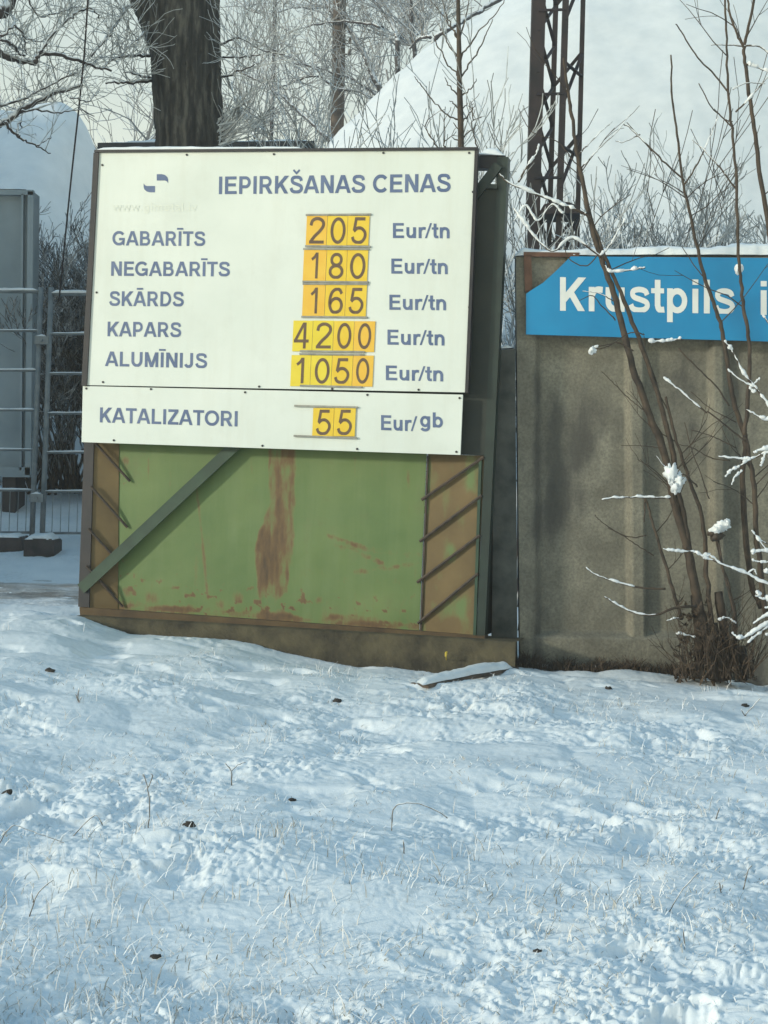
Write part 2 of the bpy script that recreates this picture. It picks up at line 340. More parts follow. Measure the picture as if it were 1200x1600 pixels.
def lumps(X, Y):
    q = 0.11 * fbm(X / 1.5, Y / 1.0, 3, 3) + 0.035 * (np.abs(vnoise(X / 0.55, Y / 0.4, 5)) - 0.3)
    pat = 0.25 + 0.95 * sstep(-0.3, 0.5, fbm(X / 0.9, Y / 0.8, 9, 4))
    wx = X + 0.06 * vnoise(X / 0.2, Y / 0.2, 31) + 0.02 * vnoise(X / 0.06, Y / 0.06, 33); wy = Y + 0.06 * vnoise(X / 0.2, Y / 0.2, 32)
    hol = np.minimum(0, fbm(wx / 0.28, wy / 0.2, 41, 3) + 0.18)           # trampled hollows
    q = q + 0.11 * hol * (0.4 + pat * 0.6)
    q = q + 0.85 * pat * (0.020 * vnoise(wx / 0.15, wy / 0.12, 11) + 0.013 * np.abs(vnoise(wx / 0.07, wy / 0.06, 13)) + 0.016 * np.abs(vnoise(wx / 0.03, wy / 0.028, 15)) * (0.5 + vnoise(X / 0.11, Y / 0.1, 19)) + 0.009 * vnoise(wx / 0.014, Y / 0.016, 17))
    return q - 0.01
def surf(X, Y):
    X = np.asarray(X, float); Y = np.asarray(Y, float)
    yb = np.interp(X, _b[:, 0], _b[:, 1])
    a = np.clip(1.15 - 0.75 * sstep(0.1, 1.6, Y - yb), 0, 1)
    return ground(X, Y) + lumps(X, Y) * a
rows = [1.2]
while rows[-1] < 3.5: rows.append(rows[-1] * 1.05)
while rows[-1] < 11.6: rows.append(rows[-1] * 1.00155)
while rows[-1] < 24: rows.append(rows[-1] * 1.006)
while rows[-1] < 1500: rows.append(rows[-1] * 1.12)
cs = [0.0]
while cs[-1] < 0.275: cs.append(cs[-1] + 0.00125)
while cs[-1] < 40: cs.append(cs[-1] * 1.035 + 0.0015)
cs = np.array(sorted([-c for c in cs[1:]] + cs)); rows = np.array(rows)
GY = np.repeat(rows[:, None], len(cs), 1); GX = cs[None] * rows[:, None]
g = MB(); g.grid(np.stack([GX, GY, surf(GX, GY)], -1)); g.build('snow_ground', MT['snow'], None, True, 'structure')
def on(px, py):                          # where a pixel's ray meets the ground
    d = ray(px, py); d = d / d[1]; y = np.linspace(3, 60, 3000); p = C0 + y[:, None] * d
    k = np.argmax(p[:, 2] < ground(p[:, 0], p[:, 1])); q = p[k].copy(); q[2] = surf(q[0], q[1]); return q
# slushy road beyond the verge
ry = np.linspace(11.7, 15.3, 130); rx = np.linspace(-14, -1.55, 300)
RX, RY = np.meshgrid(rx, ry); g = MB(); g.grid(np.stack([RX, RY, surf(RX, RY) + 0.012 - 0.09 * np.clip(sstep(0.8, 0.0, RY - 11.7 - 0.25 * fbm(RX / 0.5, RY / 0.5, 71, 4)) + sstep(0.7, 0.0, 15.3 - RY + 0.5 * fbm(RX / 0.6, RY / 0.4, 72, 4)), 0, 1) + 0.03 * np.minimum(0, fbm(RX / 0.7, RY / 0.16, 73, 4))], -1)); g.build('road', MT['road'], None, True, 'structure')

# ---------------------------------------------------------------- hills of the yard: snowed-over heaps
def heap(name, prof, Y, depth, right_px, label):
    # silhouette points (px, py) on the near-left flank; a rounded heap of that outline
    pts = np.array([at(x, y, Y) for x, y in prof]); xs, zs = pts[:, 0], pts[:, 2]
    X = np.linspace(xs[0], xs[-1], 300); T = np.linspace(-1, 1, 160)
    zt = np.interp(X, xs, zs)
    zt = np.convolve(np.pad(zt, 5, 'edge'), np.ones(11) / 11, 'valid')
    P = np.empty((160, 300, 3)); hh = np.maximum(zt, 0.02)
    for i, t in enumerate(T):
        k = max(0.0, 1 - abs(t) ** 1.35)
        yy = Y + t * depth * (0.35 + 0.65 * hh / hh.max())
        P[i, :, 0] = X; P[i, :, 1] = yy
        P[i, :, 2] = hh * k + (0.24 * fbm(X / 2.5, yy / 2.5 + zt / 2, 21, 5) + 0.05 * fbm(X / 0.5, zt * k / 0.5, 27, 3)) * k - 0.05
    g = MB(); g.grid(P); o = g.build(name, MT['heap_snow'], None, True, 'structure'); o['label'] = label; return o
heap('hill', [(-420, 800), (-150, 770), (150, 545), (300, 400), (400, 318), (510, 230), (560, 172), (600, 128), (640, 82), (690, 46), (740, 22), (790, 0), (900, -50), (1050, -85), (1200, -70), (1400, 0), (1700, 180), (2200, 560), (2500, 800)], 33, 9, 0, 'big pale snow covered heap filling the sky at right')
heap('hill', [(-900, 780), (-600, 500), (-350, 280), (-200, 205), (-60, 176), (30, 166), (80, 158), (110, 159), (133, 190), (150, 228), (175, 290), (240, 430), (420, 780)], 27, 7, 0, 'blue shaded snow heap behind the yard fence at left')

def smooth_line(p, n=6, jit=0.0, rng=None):
    p = np.asarray(p, float); m = len(p)
    if m < 3: q = p[0] + np.linspace(0, 1, n + 1)[:, None] * (p[-1] - p[0])
    else:
        out = []; e = np.vstack([2 * p[0] - p[1], p, 2 * p[-1] - p[-2]])
        for i in range(1, m):
            a, b_, c_, d_ = e[i - 1], e[i], e[i + 1], e[i + 2]
            for t in np.linspace(0, 1, n, endpoint=False):
                out.append(0.5 * (2 * b_ + (c_ - a) * t + (2 * a - 5 * b_ + 4 * c_ - d_) * t * t + (3 * b_ - a - 3 * c_ + d_) * t ** 3))
        out.append(p[-1]); q = np.array(out)
    if jit: q = q + rng.normal(0, jit, q.shape)
    return q
# ---------------------------------------------------------------- lettering

def arc(cx, cy, rx, ry, a0, a1, n=14):
    t = np.radians(np.linspace(a0, a1, n)); return [(cx + rx * math.cos(q), cy + ry * math.sin(q)) for q in t]
def spl(p, n=4):
    return [tuple(q[:2]) for q in smooth_line([(x, y, 0) for x, y in p], n)]
_S = [(.79, .70), (.71, .86), (.47, .92), (.24, .86), (.2, .72), (.28, .60), (.5, .52), (.74, .42), (.8, .27), (.7, .13), (.47, .08), (.22, .14), (.13, .31)]
def glyphs():                            # stroke skeletons, cap height 1: (advance, [(points, width factor)])
    G = {}; st = [(.2, -.2), (.2, 1.2)]
    G['I'] = (.39, [([(.195, -.2), (.195, 1.2)], 1)])
    G['E'] = (.93, [(st, 1), ([(.12, .915), (.84, .915)], .85), ([(.12, .52), (.8, .52)], .85), ([(.12, .085), (.86, .085)], .85)])
    G['L'] = (.85, [(st, 1), ([(.12, .085), (.8, .085)], .85)])
    G['T'] = (.85, [([(.43, -.2), (.43, .95)], 1), ([(.03, .915), (.82, .915)], .85)])
    G['P'] = (.93, [(st, 1), ([(.2, .915), (.5, .915)] + arc(.5, .66, .25, .255, 85, -85) + [(.5, .405), (.2, .405)], .85)])
    G['R'] = (1., [(st, 1), ([(.2, .915), (.54, .915)] + arc(.54, .68, .24, .235, 85, -85) + [(.54, .445), (.2, .445)], .85), ([(.5, .5), (.9, -.12)], 1.0)])
    G['B'] = (1., [(st, 1), ([(.2, .915), (.52, .915)] + arc(.52, .72, .2, .195, 85, -85) + [(.52, .525), (.2, .525)], .85), ([(.2, .525), (.56, .525)] + arc(.56, .305, .235, .22, 85, -85) + [(.56, .085), (.2, .085)], .85)])
    G['D'] = (1., [(st, 1), ([(.2, .915), (.45, .915)] + arc(.45, .5, .38, .415, 85, -85, 20) + [(.45, .085), (.2, .085)], .88)])
    G['K'] = (1., [(st, 1), ([(.97, 1.12), (.22, .32)], 1), ([(.42, .62), (.93, -.15)], 1)])
    G['A'] = (1., [([(.03, -.2), (.53, 1.15)], .95), ([(.97, -.2), (.47, 1.15)], .95), ([(.22, .3), (.78, .3)], .8)])
    G['N'] = (1., [(st, 1), ([(.81, -.2), (.81, 1.2)], 1), ([(.14, 1.12), (.87, -.12)], 1)])
    G['S'] = (.93, [(spl(_S), .92)]); G['O'] = (1.09, [(arc(.545, .5, .42, .415, 0, 360, 32), .95)])
    G['C'] = (1., [(arc(.53, .5, .40, .415, 40, 320, 26), .95)])
    G['G'] = (1.09, [(arc(.54, .5, .42, .415, 40, 318, 26) + [(.9, .16), (.9, .44)], .95), ([(.55, .44), (.99, .44)], .85)])
    G['U'] = (1., [([(.2, 1.2), (.2, .4)] + arc(.505, .4, .305, .32, 180, 360, 18) + [(.81, .4), (.81, 1.2)], .97)])
    G['M'] = (1.16, [([(.19, -.2), (.19, 1.2)], .95), ([(.97, -.2), (.97, 1.2)], .95), ([(.17, 1.12), (.62, -.1)], .95), ([(.99, 1.12), (.54, -.1)], .95)])
    G['J'] = (.78, [([(.55, 1.2), (.55, .3)] + arc(.33, .3, .22, .215, 0, -165, 14), .97)])
    G['Z'] = (.85, [([(.07, .915), (.8, .915)], .85), ([(.05, .085), (.82, .085)], .85), ([(.72, .9), (.14, .1)], 1)])
    G['u'] = (.85, [([(.19, .725), (.19, .3)] + arc(.40, .3, .21, .215, 180, 350, 12), .93), ([(.65, -.2), (.65, .725)], .97)])
    G['r'] = (.56, [([(.18, -.2), (.18, .725)], .97), (spl([(.18, .38), (.24, .56), (.38, .65), (.56, .64)]), .9)])
    G['/'] = (.40, [([(-.02, -.1), (.4, 1.1)], .6)])
    G['t'] = (.48, [([(.24, .97), (.24, .25)] + spl([(.24, .22), (.28, .11), (.37, .075), (.47, .085)]), .95), ([(.02, .645), (.46, .645)], .75)])
    G['n'] = (.85, [([(.18, -.2), (.18, .725)], .97), (spl([(.18, .36), (.23, .54), (.36, .645), (.53, .63), (.63, .52), (.65, .4)]) + [(.65, -.2)], .93)])
    G['g'] = (.85, [(arc(.40, .37, .25, .285, 0, 360, 22), .9), ([(.65, .725), (.65, -.02)] + arc(.40, -.02, .25, .18, -8, -160, 14), .93)])
    G['b'] = (.85, [([(.18, -.2), (.18, 1.2)], .97), (arc(.43, .36, .25, .285, 0, 360, 22), .9)])
    G['p'] = (.85, [([(.18, .725), (.18, -.28)], .97), (arc(.43, .36, .25, .285, 0, 360, 22), .9)])
    G['i'] = (.39, [([(.195, -.2), (.195, .725)], 1), ([(.195, .84), (.195, 1.2)], 1)]); G['l'] = (.39, [([(.195, -.2), (.195, 1.2)], 1)])
    G['s'] = (.78, [(spl([(x * .84, y * .735 - .003) for x, y in _S]), .82)])
    G['e'] = (.8, [(arc(.41, .36, .27, .285, 0, 318, 22), .88), ([(.14, .36), (.77, .36)], .7)])
    G['a'] = (.8, [(spl([(.13, .53), (.24, .64), (.44, .645), (.58, .56), (.6, .42)]) + [(.6, .2), (.66, -.1)], .85), (spl([(.6, .42), (.36, .38), (.17, .29), (.17, .14), (.33, .075), (.52, .15), (.6, .28)]), .82)])
    G['w'] = (1.1, [([(.05, .9), (.32, -.15)], .8), ([(.28, -.15), (.56, .8)], .8), ([(.54, .8), (.82, -.15)], .8), ([(.78, -.15), (1.05, .9)], .8)])
    G['v'] = (.78, [([(.05, .9), (.42, -.12)], .85), ([(.36, -.12), (.73, .9)], .85)]); G['.'] = (.39, [([(.195, -.1), (.195, .19)], 1)])
    G['m'] = (1.25, [([(.18, -.2), (.18, .725)], .9), (spl([(.18, .4), (.28, .6), (.45, .645), (.58, .56), (.61, .4)]) + [(.61, -.2)], .85), (spl([(.61, .4), (.72, .6), (.88, .645), (1.02, .56), (1.05, .4)]) + [(1.05, -.2)], .85)])
    G['0'] = (.76, [(arc(.38, .5, .28, .44, 0, 360, 32), 1)]); G['1'] = (.76, [([(.5, -.2), (.5, 1.2)], 1), ([(.24, .73), (.38, .83), (.52, 1.02)], .9)])
    G['2'] = (.76, [(spl([(.11, .68), (.17, .86), (.38, .945), (.6, .86), (.65, .69), (.52, .49), (.28, .27), (.12, .07)]), 1), ([(.06, .055), (.69, .055)], 1)])
    G['4'] = (.76, [([(.53, -.2), (.53, 1.2)], 1), ([(.56, 1.1), (.08, .28)], .95), ([(.03, .29), (.72, .29)], .95)])
    G['5'] = (.76, [([(.64, .94), (.22, .94), (.14, .49)], 1), (spl([(.13, .47), (.28, .585), (.48, .58), (.64, .44), (.65, .26), (.52, .09), (.32, .05), (.14, .12), (.07, .26)]), 1)])
    G['6'] = (.76, [(spl([(.64, .77), (.54, .92), (.37, .94), (.2, .82), (.115, .56), (.12, .3), (.22, .1), (.38, .055), (.57, .12), (.65, .32), (.57, .52), (.38, .59), (.2, .5), (.125, .36)]), 1)])
    G['8'] = (.76, [(arc(.38, .735, .22, .21, 0, 360, 26), 1), (arc(.38, .28, .275, .228, 0, 360, 28), 1)])
    G[' '] = (.42, [])
    mac = lambda c: ([(c - .24, 1.17), (c + .24, 1.17)], .6)
    G['Š'] = (.93, G['S'][1] + [([(.27, 1.32), (.47, 1.13), (.67, 1.32)], .55)]); G['Ā'] = (1., G['A'][1] + [mac(.5)]); G['Ī'] = (.39, G['I'][1] + [mac(.195)])
    return G
GL = None
def clip_y(poly, lo, hi):
    for sgn, lim in ((1, lo), (-1, -hi)):
        out = []; n = len(poly)
        for i in range(n):
            a, b_ = poly[i], poly[(i + 1) % n]; ia, ib = sgn * a[1] >= lim, sgn * b_[1] >= lim
            if ia: out.append(a)
            if ia != ib:
                t = (lim * sgn - a[1]) / (b_[1] - a[1]); out.append((a[0] + t * (b_[0] - a[0]), lim * sgn))
        poly = out
        if len(poly) < 3: return []
    return poly
def text_polys(body, w):
    global GL
    if GL is None: GL = glyphs()
    out = []; x = 0; lay = 0
    for ch in body:
        adv, strokes = GL[ch]
        for k, (p, wf) in enumerate(strokes):
            p = np.array(p, float); h = w * wf / 2; n = len(p)
            d = np.diff(p, axis=0); L = np.linalg.norm(d, axis=1); keep = np.append(True, L > 1e-6); p = p[keep]; n = len(p); d = np.diff(p, axis=0); d /= np.linalg.norm(d, axis=1)[:, None]
            closed = np.linalg.norm(p[0] - p[-1]) < 1e-6 and n > 4
            nm = np.stack([-d[:, 1], d[:, 0]], -1)
            vn = np.empty((n, 2))
            for i in range(n):
                a = nm[i - 1] if i > 0 else (nm[-1] if closed else nm[0]); b_ = nm[i] if i < n - 1 else (nm[0] if closed else nm[-1])
                m = a + b_; m /= np.linalg.norm(m); vn[i] = m / max(0.5, m.dot(a))
            Lp, Rp = p + vn * h, p - vn * h
            top = 0.725 if ch in 'wv' else (1.0 if min(p[:, 1]) < 1.05 else 2.0)
            bot = 0.0 if ch not in 'gp' else -1.0
            for i in range(n - 1):
                q = clip_y([tuple(Lp[i]), tuple(Rp[i]), tuple(Rp[i + 1]), tuple(Lp[i + 1])], bot, top)
                if len(q) > 2: out.append(([(x + a, b_) for a, b_ in q], k))
        x += adv
    return out
def lettering(body, bl, br, tl, proj, nrm, th, m, parent, bold=0.2, space=1.0, cap=None, name='lettering'):
    # bl, br, tl: pixels of the first letter's foot, the last letter's foot and the first letter's head
    ps = text_polys(body, bold); xs = [a for q, _ in ps for a, _ in q]; x0, x1 = min(xs), max(xs)
    A, B, T = proj(*bl), proj(*br), proj(*tl); g = MB()
    for q, k in ps:                      # each stroke a hair prouder than the one it crosses
        P = np.array([A + (a - x0) / (x1 - x0) * (B - A) + b_ * (T - A) for a, b_ in q]); n = len(P)
        g.add(P + nrm * (th + 0.00025 * k), [tuple(range(n))])
    return g.build(name, m, parent)

# ---------------------------------------------------------------- price sign
sign = thing('price_sign', 'big white metal price board with yellow number cards on a rusty green steel stand', 'price sign', S(440, 965, -0.15))
def quad(pts, d0, d1):
    g = MB(); p = [S(x, y, d0) for x, y in pts]; q = [S(x, y, d0) for x, y in pts]
    g.prism(p, SN * (d1 - d0)); return g
def sbar(g, a, b, wd, d, th): return g.bar(S(*a, d), S(*b, d), wd, th, np.cross(S(*b, d) - S(*a, d), SN))
ub = quad([(157, 239), (743, 235), (728, 613.5), (138, 602)], -0.02, 0).build('upper_board', MT['board'], sign)
lb = quad([(131, 603.5), (724, 617), (720, 711), (129, 691)], -0.021, -0.004).build('lower_board', MT['board'], sign)
for body, bl, br, tl in [
    ('IEPIRKŠANAS CENAS', (342, 303.5), (704, 300), (342.5, 276)), ('GABARĪTS', (175.5, 383.5), (320.5, 384.5), (176, 361)),
    ('NEGABARĪTS', (173.5, 431), (359, 432), (174, 408.5)), ('SKĀRDS', (170.5, 478), (287, 479), (171, 455)),
    ('KAPARS', (168, 525.5), (283, 527), (168.5, 502.5)), ('ALUMĪNIJS', (164, 572), (323.5, 575.5), (164.5, 549)),
    ('Eur/tn', (614, 372), (702.5, 372.5), (614, 348.5)), ('Eur/tn', (611.5, 427.5), (699.5, 428.5), (611.5, 404)),
    ('Eur/tn', (608.5, 484), (697, 485), (608.5, 460.5)), ('Eur/tn', (605.5, 538.5), (694.5, 540), (605.5, 515)),
    ('Eur/tn', (603, 594), (692.5, 596), (603, 571))]:
    lettering(body, bl, br, tl, lambda x, y: S(x, y, 0.0), SN, 0.002, MT['blue_text'], ub, 0.205)
lettering('www.gimetal.lv', (177, 330), (308, 330), (177, 317), lambda x, y: S(x, y, 0.0), SN, 0.0015, MT['faint'], ub, 0.13)
for body, bl, br, tl in [('KATALIZATORI', (156, 660), (371, 666.5), (156.5, 636.5)), ('Eur/', (595.5, 672), (652, 674), (595.5, 648.5)), ('gb', (656.5, 667), (692, 668.5), (656.5, 643.5))]:
    lettering(body, bl, br, tl, lambda x, y: S(x, y, -0.004), SN, 0.002, MT['blue_text'], lb, 0.205)
em = MB()
for sx in ((567, 148, 1), (548, 337, -1)):
    P0 = []
    for (dx, dy) in [(0, 0), (55, 0), (85, 8), (110, 30), (118, 55), (118, 92), (105, 74), (85, 66), (0, 66)]:
        P0.append(S(160 + (sx[0] + sx[2] * dx) / 6.667, 250 + (sx[1] + sx[2] * dy) / 6.667, 0.0))
    em.prism(P0, SN * 0.002)
em.build('emblem', MT['blue_text'], ub)
for o_, d_, pts in ((ub, 0.0, [(292, 242), (428, 241), (599, 239), (733, 239), (160, 258), (151, 457), (161, 597), (405, 604), (519, 607.5), (654, 609), (739, 300), (733, 480)]),
                    (lb, -0.004, [(135, 607), (236, 608), (383, 613), (574, 617), (718, 622), (178, 688), (410, 696.5), (558, 701.5), (713, 706)])):
    for x, y in pts:
        b_ = MB(); p = S(x, y, d_); b_.tube([p - SN * 0.001, p + SN * 0.007], [0.0085, 0.007], 8); b_.build('screw', MT['dark_frame'], o_)
CARDS = [('205', [479.5, 512, 544, 578], 337, 383, [(483.5, 507.5), (516.5, 540), (549, 573)], (339, 380.5), 'oyy'),
         ('180', [475, 511, 543, 576], 390, 439, [(486, 497), (514, 537), (547, 571)], (394.5, 435), 'oyy'),
         ('165', [474, 509, 541, 574], 444, 494, [(485, 496), (513, 536), (545, 568)], (449.5, 490), 'oyy'),
         ('4200', [458.5, 489.5, 522, 554, 587], 501, 549, [(459.5, 482.5), (494, 518.5), (527, 549), (559.5, 580)], (504, 544.5), 'llyo'),
         ('1050', [455.5, 486.5, 519.5, 552, 584.5], 555, 603.5, [(462.5, 475), (492, 515), (522.5, 546), (556.5, 577)], (559, 599), 'llyo'),
         ('55', [489.5, 522.5, 556.5], 637.5, 681.5, [(494, 517), (527, 550)], (640, 679.5), 'yy')]
cm = {'o': 'orange', 'y': 'yellow', 'l': 'lemon'}
rng = np.random.RandomState(3)
for txt, xs, y0, y1, dx, (t0, t1), cl in CARDS:
    for i, ch in enumerate(txt):
        sl = 0.008; a, b_ = xs[i] + 0.3, xs[i + 1] - 0.3; jx = rng.rand() * 0.8 - 0.4
        yy = lambda y, x: y + (x - xs[0]) * sl + jx
        k = (y1 - y0) * 0.045
        c_ = quad([(a, yy(y0, a)), (b_, yy(y0, b_)), (b_ - k, yy(y1, b_)), (a - k, yy(y1, a))], 0.003, 0.006).build('number_card', MT[cm[cl[i]]], sign)
        l, r_ = dx[i]; kk = (t1 - t0) * 0.045
        lettering(ch, (l - kk * 0.5, yy(t1, l)), (r_ - kk * 0.5, yy(t1, r_)), (l + kk * 0.5, yy(t0, l)), lambda x, y: S(x, y, 0.006), SN, 0.0012, MT['digit'], c_, 0.125, name='digit')
for a, b_ in [((477, 384.5), (579, 385.5)), ((478, 336), (580, 335)), ((474, 389), (577, 389.5)), ((473, 440), (576, 441)), ((473, 443.5), (575, 444)), ((471, 495), (574, 496)), ((469, 548.5), (570, 550)), ((468, 553), (569, 554.5)), ((469, 602.5), (566, 605)), ((460, 634), (559, 636.5)), ((459, 681), (558, 684.5))]:
    g = MB(); sbar(g, a, b_, 0.012, 0.006, 0.012); g.build('card_rail', MT['rail'], sign)
g = MB()
sbar(g, (152.5, 240), (133.5, 603), 0.04, -0.012, 0.05); sbar(g, (150, 237.5), (748, 233.5), 0.018, -0.012, 0.06)
sbar(g, (745.3, 236), (730, 614), 0.022, -0.012, 0.05); g.build('board_frame', MT['dark_frame'], sign)
# stand behind the boards
REC = -0.17
def vgrid(c, d, nu, nv, name, m, fn):    # a sheet between four corner pixels, stains by fn(px, py)
    u = np.linspace(0, 1, nu); v = np.linspace(0, 1, nv); dd = d if isinstance(d, tuple) else (d, d)
    P = np.empty((nv, nu, 3))
    PX = np.empty((nv, nu)); PY = np.empty((nv, nu))
    K = [S(*c[0], dd[0]), S(*c[1], dd[1]), S(*c[2], dd[1]), S(*c[3], dd[0])]
    for j, t in enumerate(v):
        a = K[0] * (1 - t) + K[3] * t; b_ = K[1] * (1 - t) + K[2] * t
        P[j] = a + u[:, None] * (b_ - a)
        PX[j] = (c[0][0] * (1 - t) + c[3][0] * t) * (1 - u) + (c[1][0] * (1 - t) + c[2][0] * t) * u
        PY[j] = (c[0][1] * (1 - t) + c[3][1] * t) * (1 - u) + (c[1][1] * (1 - t) + c[2][1] * t) * u
    P = P + SN * (0.007 * fbm(PX / 90, PY / 70, 12, 3))[..., None]      # sheet metal is never flat
    g = MB(); g.grid(P); B = P - SN * 0.004; g.grid(B[:, ::-1])
    a = fn(PX, PY).reshape(-1); a2 = fn(PX[:, ::-1], PY[:, ::-1]).reshape(-1)
    return g.build(name, m, sign, attr={'rust_shade': np.concatenate([a, a2])})
def seg(px, py, a, b, wd):               # soft stroke mask
    a, b = np.array(a), np.array(b); t = np.clip(((px - a[0]) * (b[0] - a[0]) + (py - a[1]) * (b[1] - a[1])) / ((b - a) ** 2).sum(), 0, 1)
    return np.exp(-(((px - a[0] - t * (b[0] - a[0])) ** 2 + (py - a[1] - t * (b[1] - a[1])) ** 2) / wd ** 2))
def rust_sheet(x, y):
    wob = 5 * fbm(y / 40, x / 90, 5, 3)
    lo = np.interp(y, [600, 705, 790, 830, 860, 930, 960], [430, 431, 428, 415, 410, 413, 422]) + wob; hi = np.interp(y, [600, 705, 800, 880, 925, 950], [462, 466, 464, 461, 452, 430]) + wob * 0.6
    m = sstep(-6, 5, x - lo + 3) * sstep(-5, 5, hi + 3 - x) * (0.75 + 0.3 * fbm(x / 9, y / 60, 8, 3)) * sstep(955, 925, y)
    m = m * (np.interp(y, [700, 780, 830, 900], [0.6, 0.78, 0.9, 0.75]) + 0.22 * seg(x, y, (428, 840), (422, 905), 13) + 0.3 * fbm(x / 4, y / 50, 33, 3))
    m = np.maximum(m, 0.55 * seg(x, y, (312, 762), (322, 850), 3) + 0.0)
    m = np.maximum(m, 0.6 * seg(x, y, (322, 850), (330, 935), 4))
    m = np.maximum(m, 0.35 * seg(x, y, (312, 850), (312, 915), 6))
    yb = np.interp(x, [120, 750], [948, 993]); h = 18 + 26 * np.clip(fbm(x / 28, y / 60, 3, 4) + 0.25, 0, 1.2)
    m = np.maximum(m, (0.55 + 0.5 * fbm(x / 35, y / 12, 13, 4)) * sstep(h, h * 0.25, yb - y))
    m = np.maximum(m, 0.30 * sstep(120, 20, yb - y) * (0.75 + 0.6 * fbm(x / 50, y / 30, 4, 4)))
    for q in [((520, 838), (575, 858)), ((575, 858), (655, 868)), ((530, 850), (600, 880)), ((560, 895), (650, 880))]:
        m = np.maximum(m, (0.42 + 0.35 * fbm(x / 12, y / 6, 6, 3)) * seg(x, y, *q, 7))
    for rx, ry0, L, st_ in [(560, 712, 60, .5), (600, 712, 110, .42), (520, 712, 45, .45), (235, 712, 70, .45), (270, 712, 130, .4), (640, 712, 150, .5), (400, 712, 60, .45), (488, 712, 35, .4), (575, 855, 70, .42), (650, 870, 90, .45)]:
        m = np.maximum(m, st_ * np.exp(-((x - rx - 3 * fbm(y / 30, x * 0, 7, 2)) / 3.2) ** 2) * sstep(ry0 - 2, ry0 + 4, y) * sstep(ry0 + L, ry0 + L * 0.3, y) * (0.8 + 0.5 * fbm(x / 5, y / 25, 44, 3)))
    m = np.maximum(m, 0.75 * sstep(0.30, 0.42, fbm(x / 14, y / 11, 51, 4)) * np.maximum(sstep(130, 10, yb - y), 0.8 * sstep(35, 5, np.abs(x - 182))))
    for cx, cy, rr in [(350, 945, 10), (378, 935, 13), (503, 938, 9), (200, 925, 12), (197, 720, 10), (240, 935, 15), (560, 700, 6)]:
        m = np.maximum(m, 0.6 * np.exp(-((x - cx) ** 2 + (y - cy) ** 2) / rr ** 2))
    m = np.maximum(m, 0.55 * sstep(14, 0, x - np.interp(y, [700, 945], [184, 180])) * (0.6 + 0.6 * fbm(x / 20, y / 25, 2, 3)))
    return np.clip(m, 0, 1)
vgrid([(183, 560), (672, 575), (655, 988), (180, 955)], REC, 240, 190, 'steel_sheet', MT['green_sheet'], rust_sheet)
vgrid([(148, 560), (187, 560), (184, 957), (136, 951)], (REC + 0.06, REC + 0.006), 30, 160, 'side_wing', MT['wing'], lambda x, y: 0.25 * sstep(0, 1, fbm(x / 20, y / 40, 3, 4)))
vgrid([(669, 709), (757, 712), (744, 993), (656, 987)], (REC + 0.004, REC + 0.05), 50, 160, 'side_wing', MT['wing'], lambda x, y: np.clip(0.15 + 0.6 * fbm(x / 25, y / 60, 5, 4) + 0.5 * seg(x, y, (742, 720), (738, 760), 14) + 0.4 * seg(x, y, (725, 935), (700, 960), 14) + 0.6 * seg(x, y, (668, 715), (664, 800), 5), 0, 1))
g = MB(); sbar(g, (669, 712), (657.5, 987), 0.012, REC + 0.006, 0.02); g.build('seam', MT['rod'], sign)
g = MB(); sbar(g, (751, 715), (742, 992), 0.02, REC + 0.06, 0.03); g.build('edge_strip', MT['tube_green'], sign)
g = MB(); g.prism([S(x, y, -0.10) for x, y in [(146, 300), (158, 300), (139, 949), (122, 948)]], -SN * 0.1); g.build('side_frame', MT['dark_frame'], sign)
g = MB(); g.prism([S(x, y, -0.10) for x, y in [(777, 245), (794, 245), (757.5, 993), (744.5, 993)]], -SN * 0.09)
g.build('corner_post', MT['dark_green'], sign)
g = MB(); g.prism([S(x, y, -0.12) for x, y in [(150, 243), (778, 243), (778, 263), (150, 263)]], -SN * 0.08); g.build('top_rail', MT['dark_frame'], sign)
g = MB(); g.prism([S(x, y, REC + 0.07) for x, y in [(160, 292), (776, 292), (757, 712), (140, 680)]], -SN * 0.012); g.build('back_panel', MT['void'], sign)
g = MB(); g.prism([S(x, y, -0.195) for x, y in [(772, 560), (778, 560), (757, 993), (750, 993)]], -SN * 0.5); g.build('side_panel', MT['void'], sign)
g = MB(); sbar(g, (742, 306), (779, 258), 0.065, -0.085, 0.03); g.build('truss_brace', MT['dark_green'], sign)
g = MB(); sbar(g, (738, 290), (777, 292), 0.03, -0.085, 0.028); g.build('cross_bar', MT['dark_green'], sign)
g = MB(); p, q = S(375, 690, -0.10), S(127, 921, -0.085); g.bar(p, q, 0.072, 0.008, np.cross(q - p, SN)); e = np.cross(q - p, SN); e /= np.linalg.norm(e); e = e if e[2] > 0 else -e
g.bar(p + e * 0.04 - SN * 0.02, q + e * 0.04 - SN * 0.02, 0.008, 0.05, e); g.build('diagonal_brace', MT['tube_green'], sign)
for a, b_ in [((756, 714), (659, 781)), ((753, 774), (656, 846)), ((750, 836), (652, 910)), ((747, 896), (653, 974))]:
    g = MB(); g.tube([S(*a, REC + 0.075), S(*b_, REC + 0.02)], 0.011, 6); g.build('stay_rod', MT['rod'], sign)
for a, b_ in [((147, 690), (203, 752)), ((142, 760), (199, 824)), ((138, 826), (184, 876)), ((135, 884), (178, 930)), ((158, 910), (192, 948))]:
    g = MB(); g.tube([S(*a, REC + 0.085), S(*b_, REC + 0.015)], 0.010, 6); g.build('stay_rod', MT['rod'], sign)
g = MB(); g.prism([S(x, y, -0.105) for x, y in [(124, 948.5), (757, 993.5), (757, 999), (125, 961)]], -SN * 0.14); g.build('bottom_beam', MT['rust_shade'], sign)
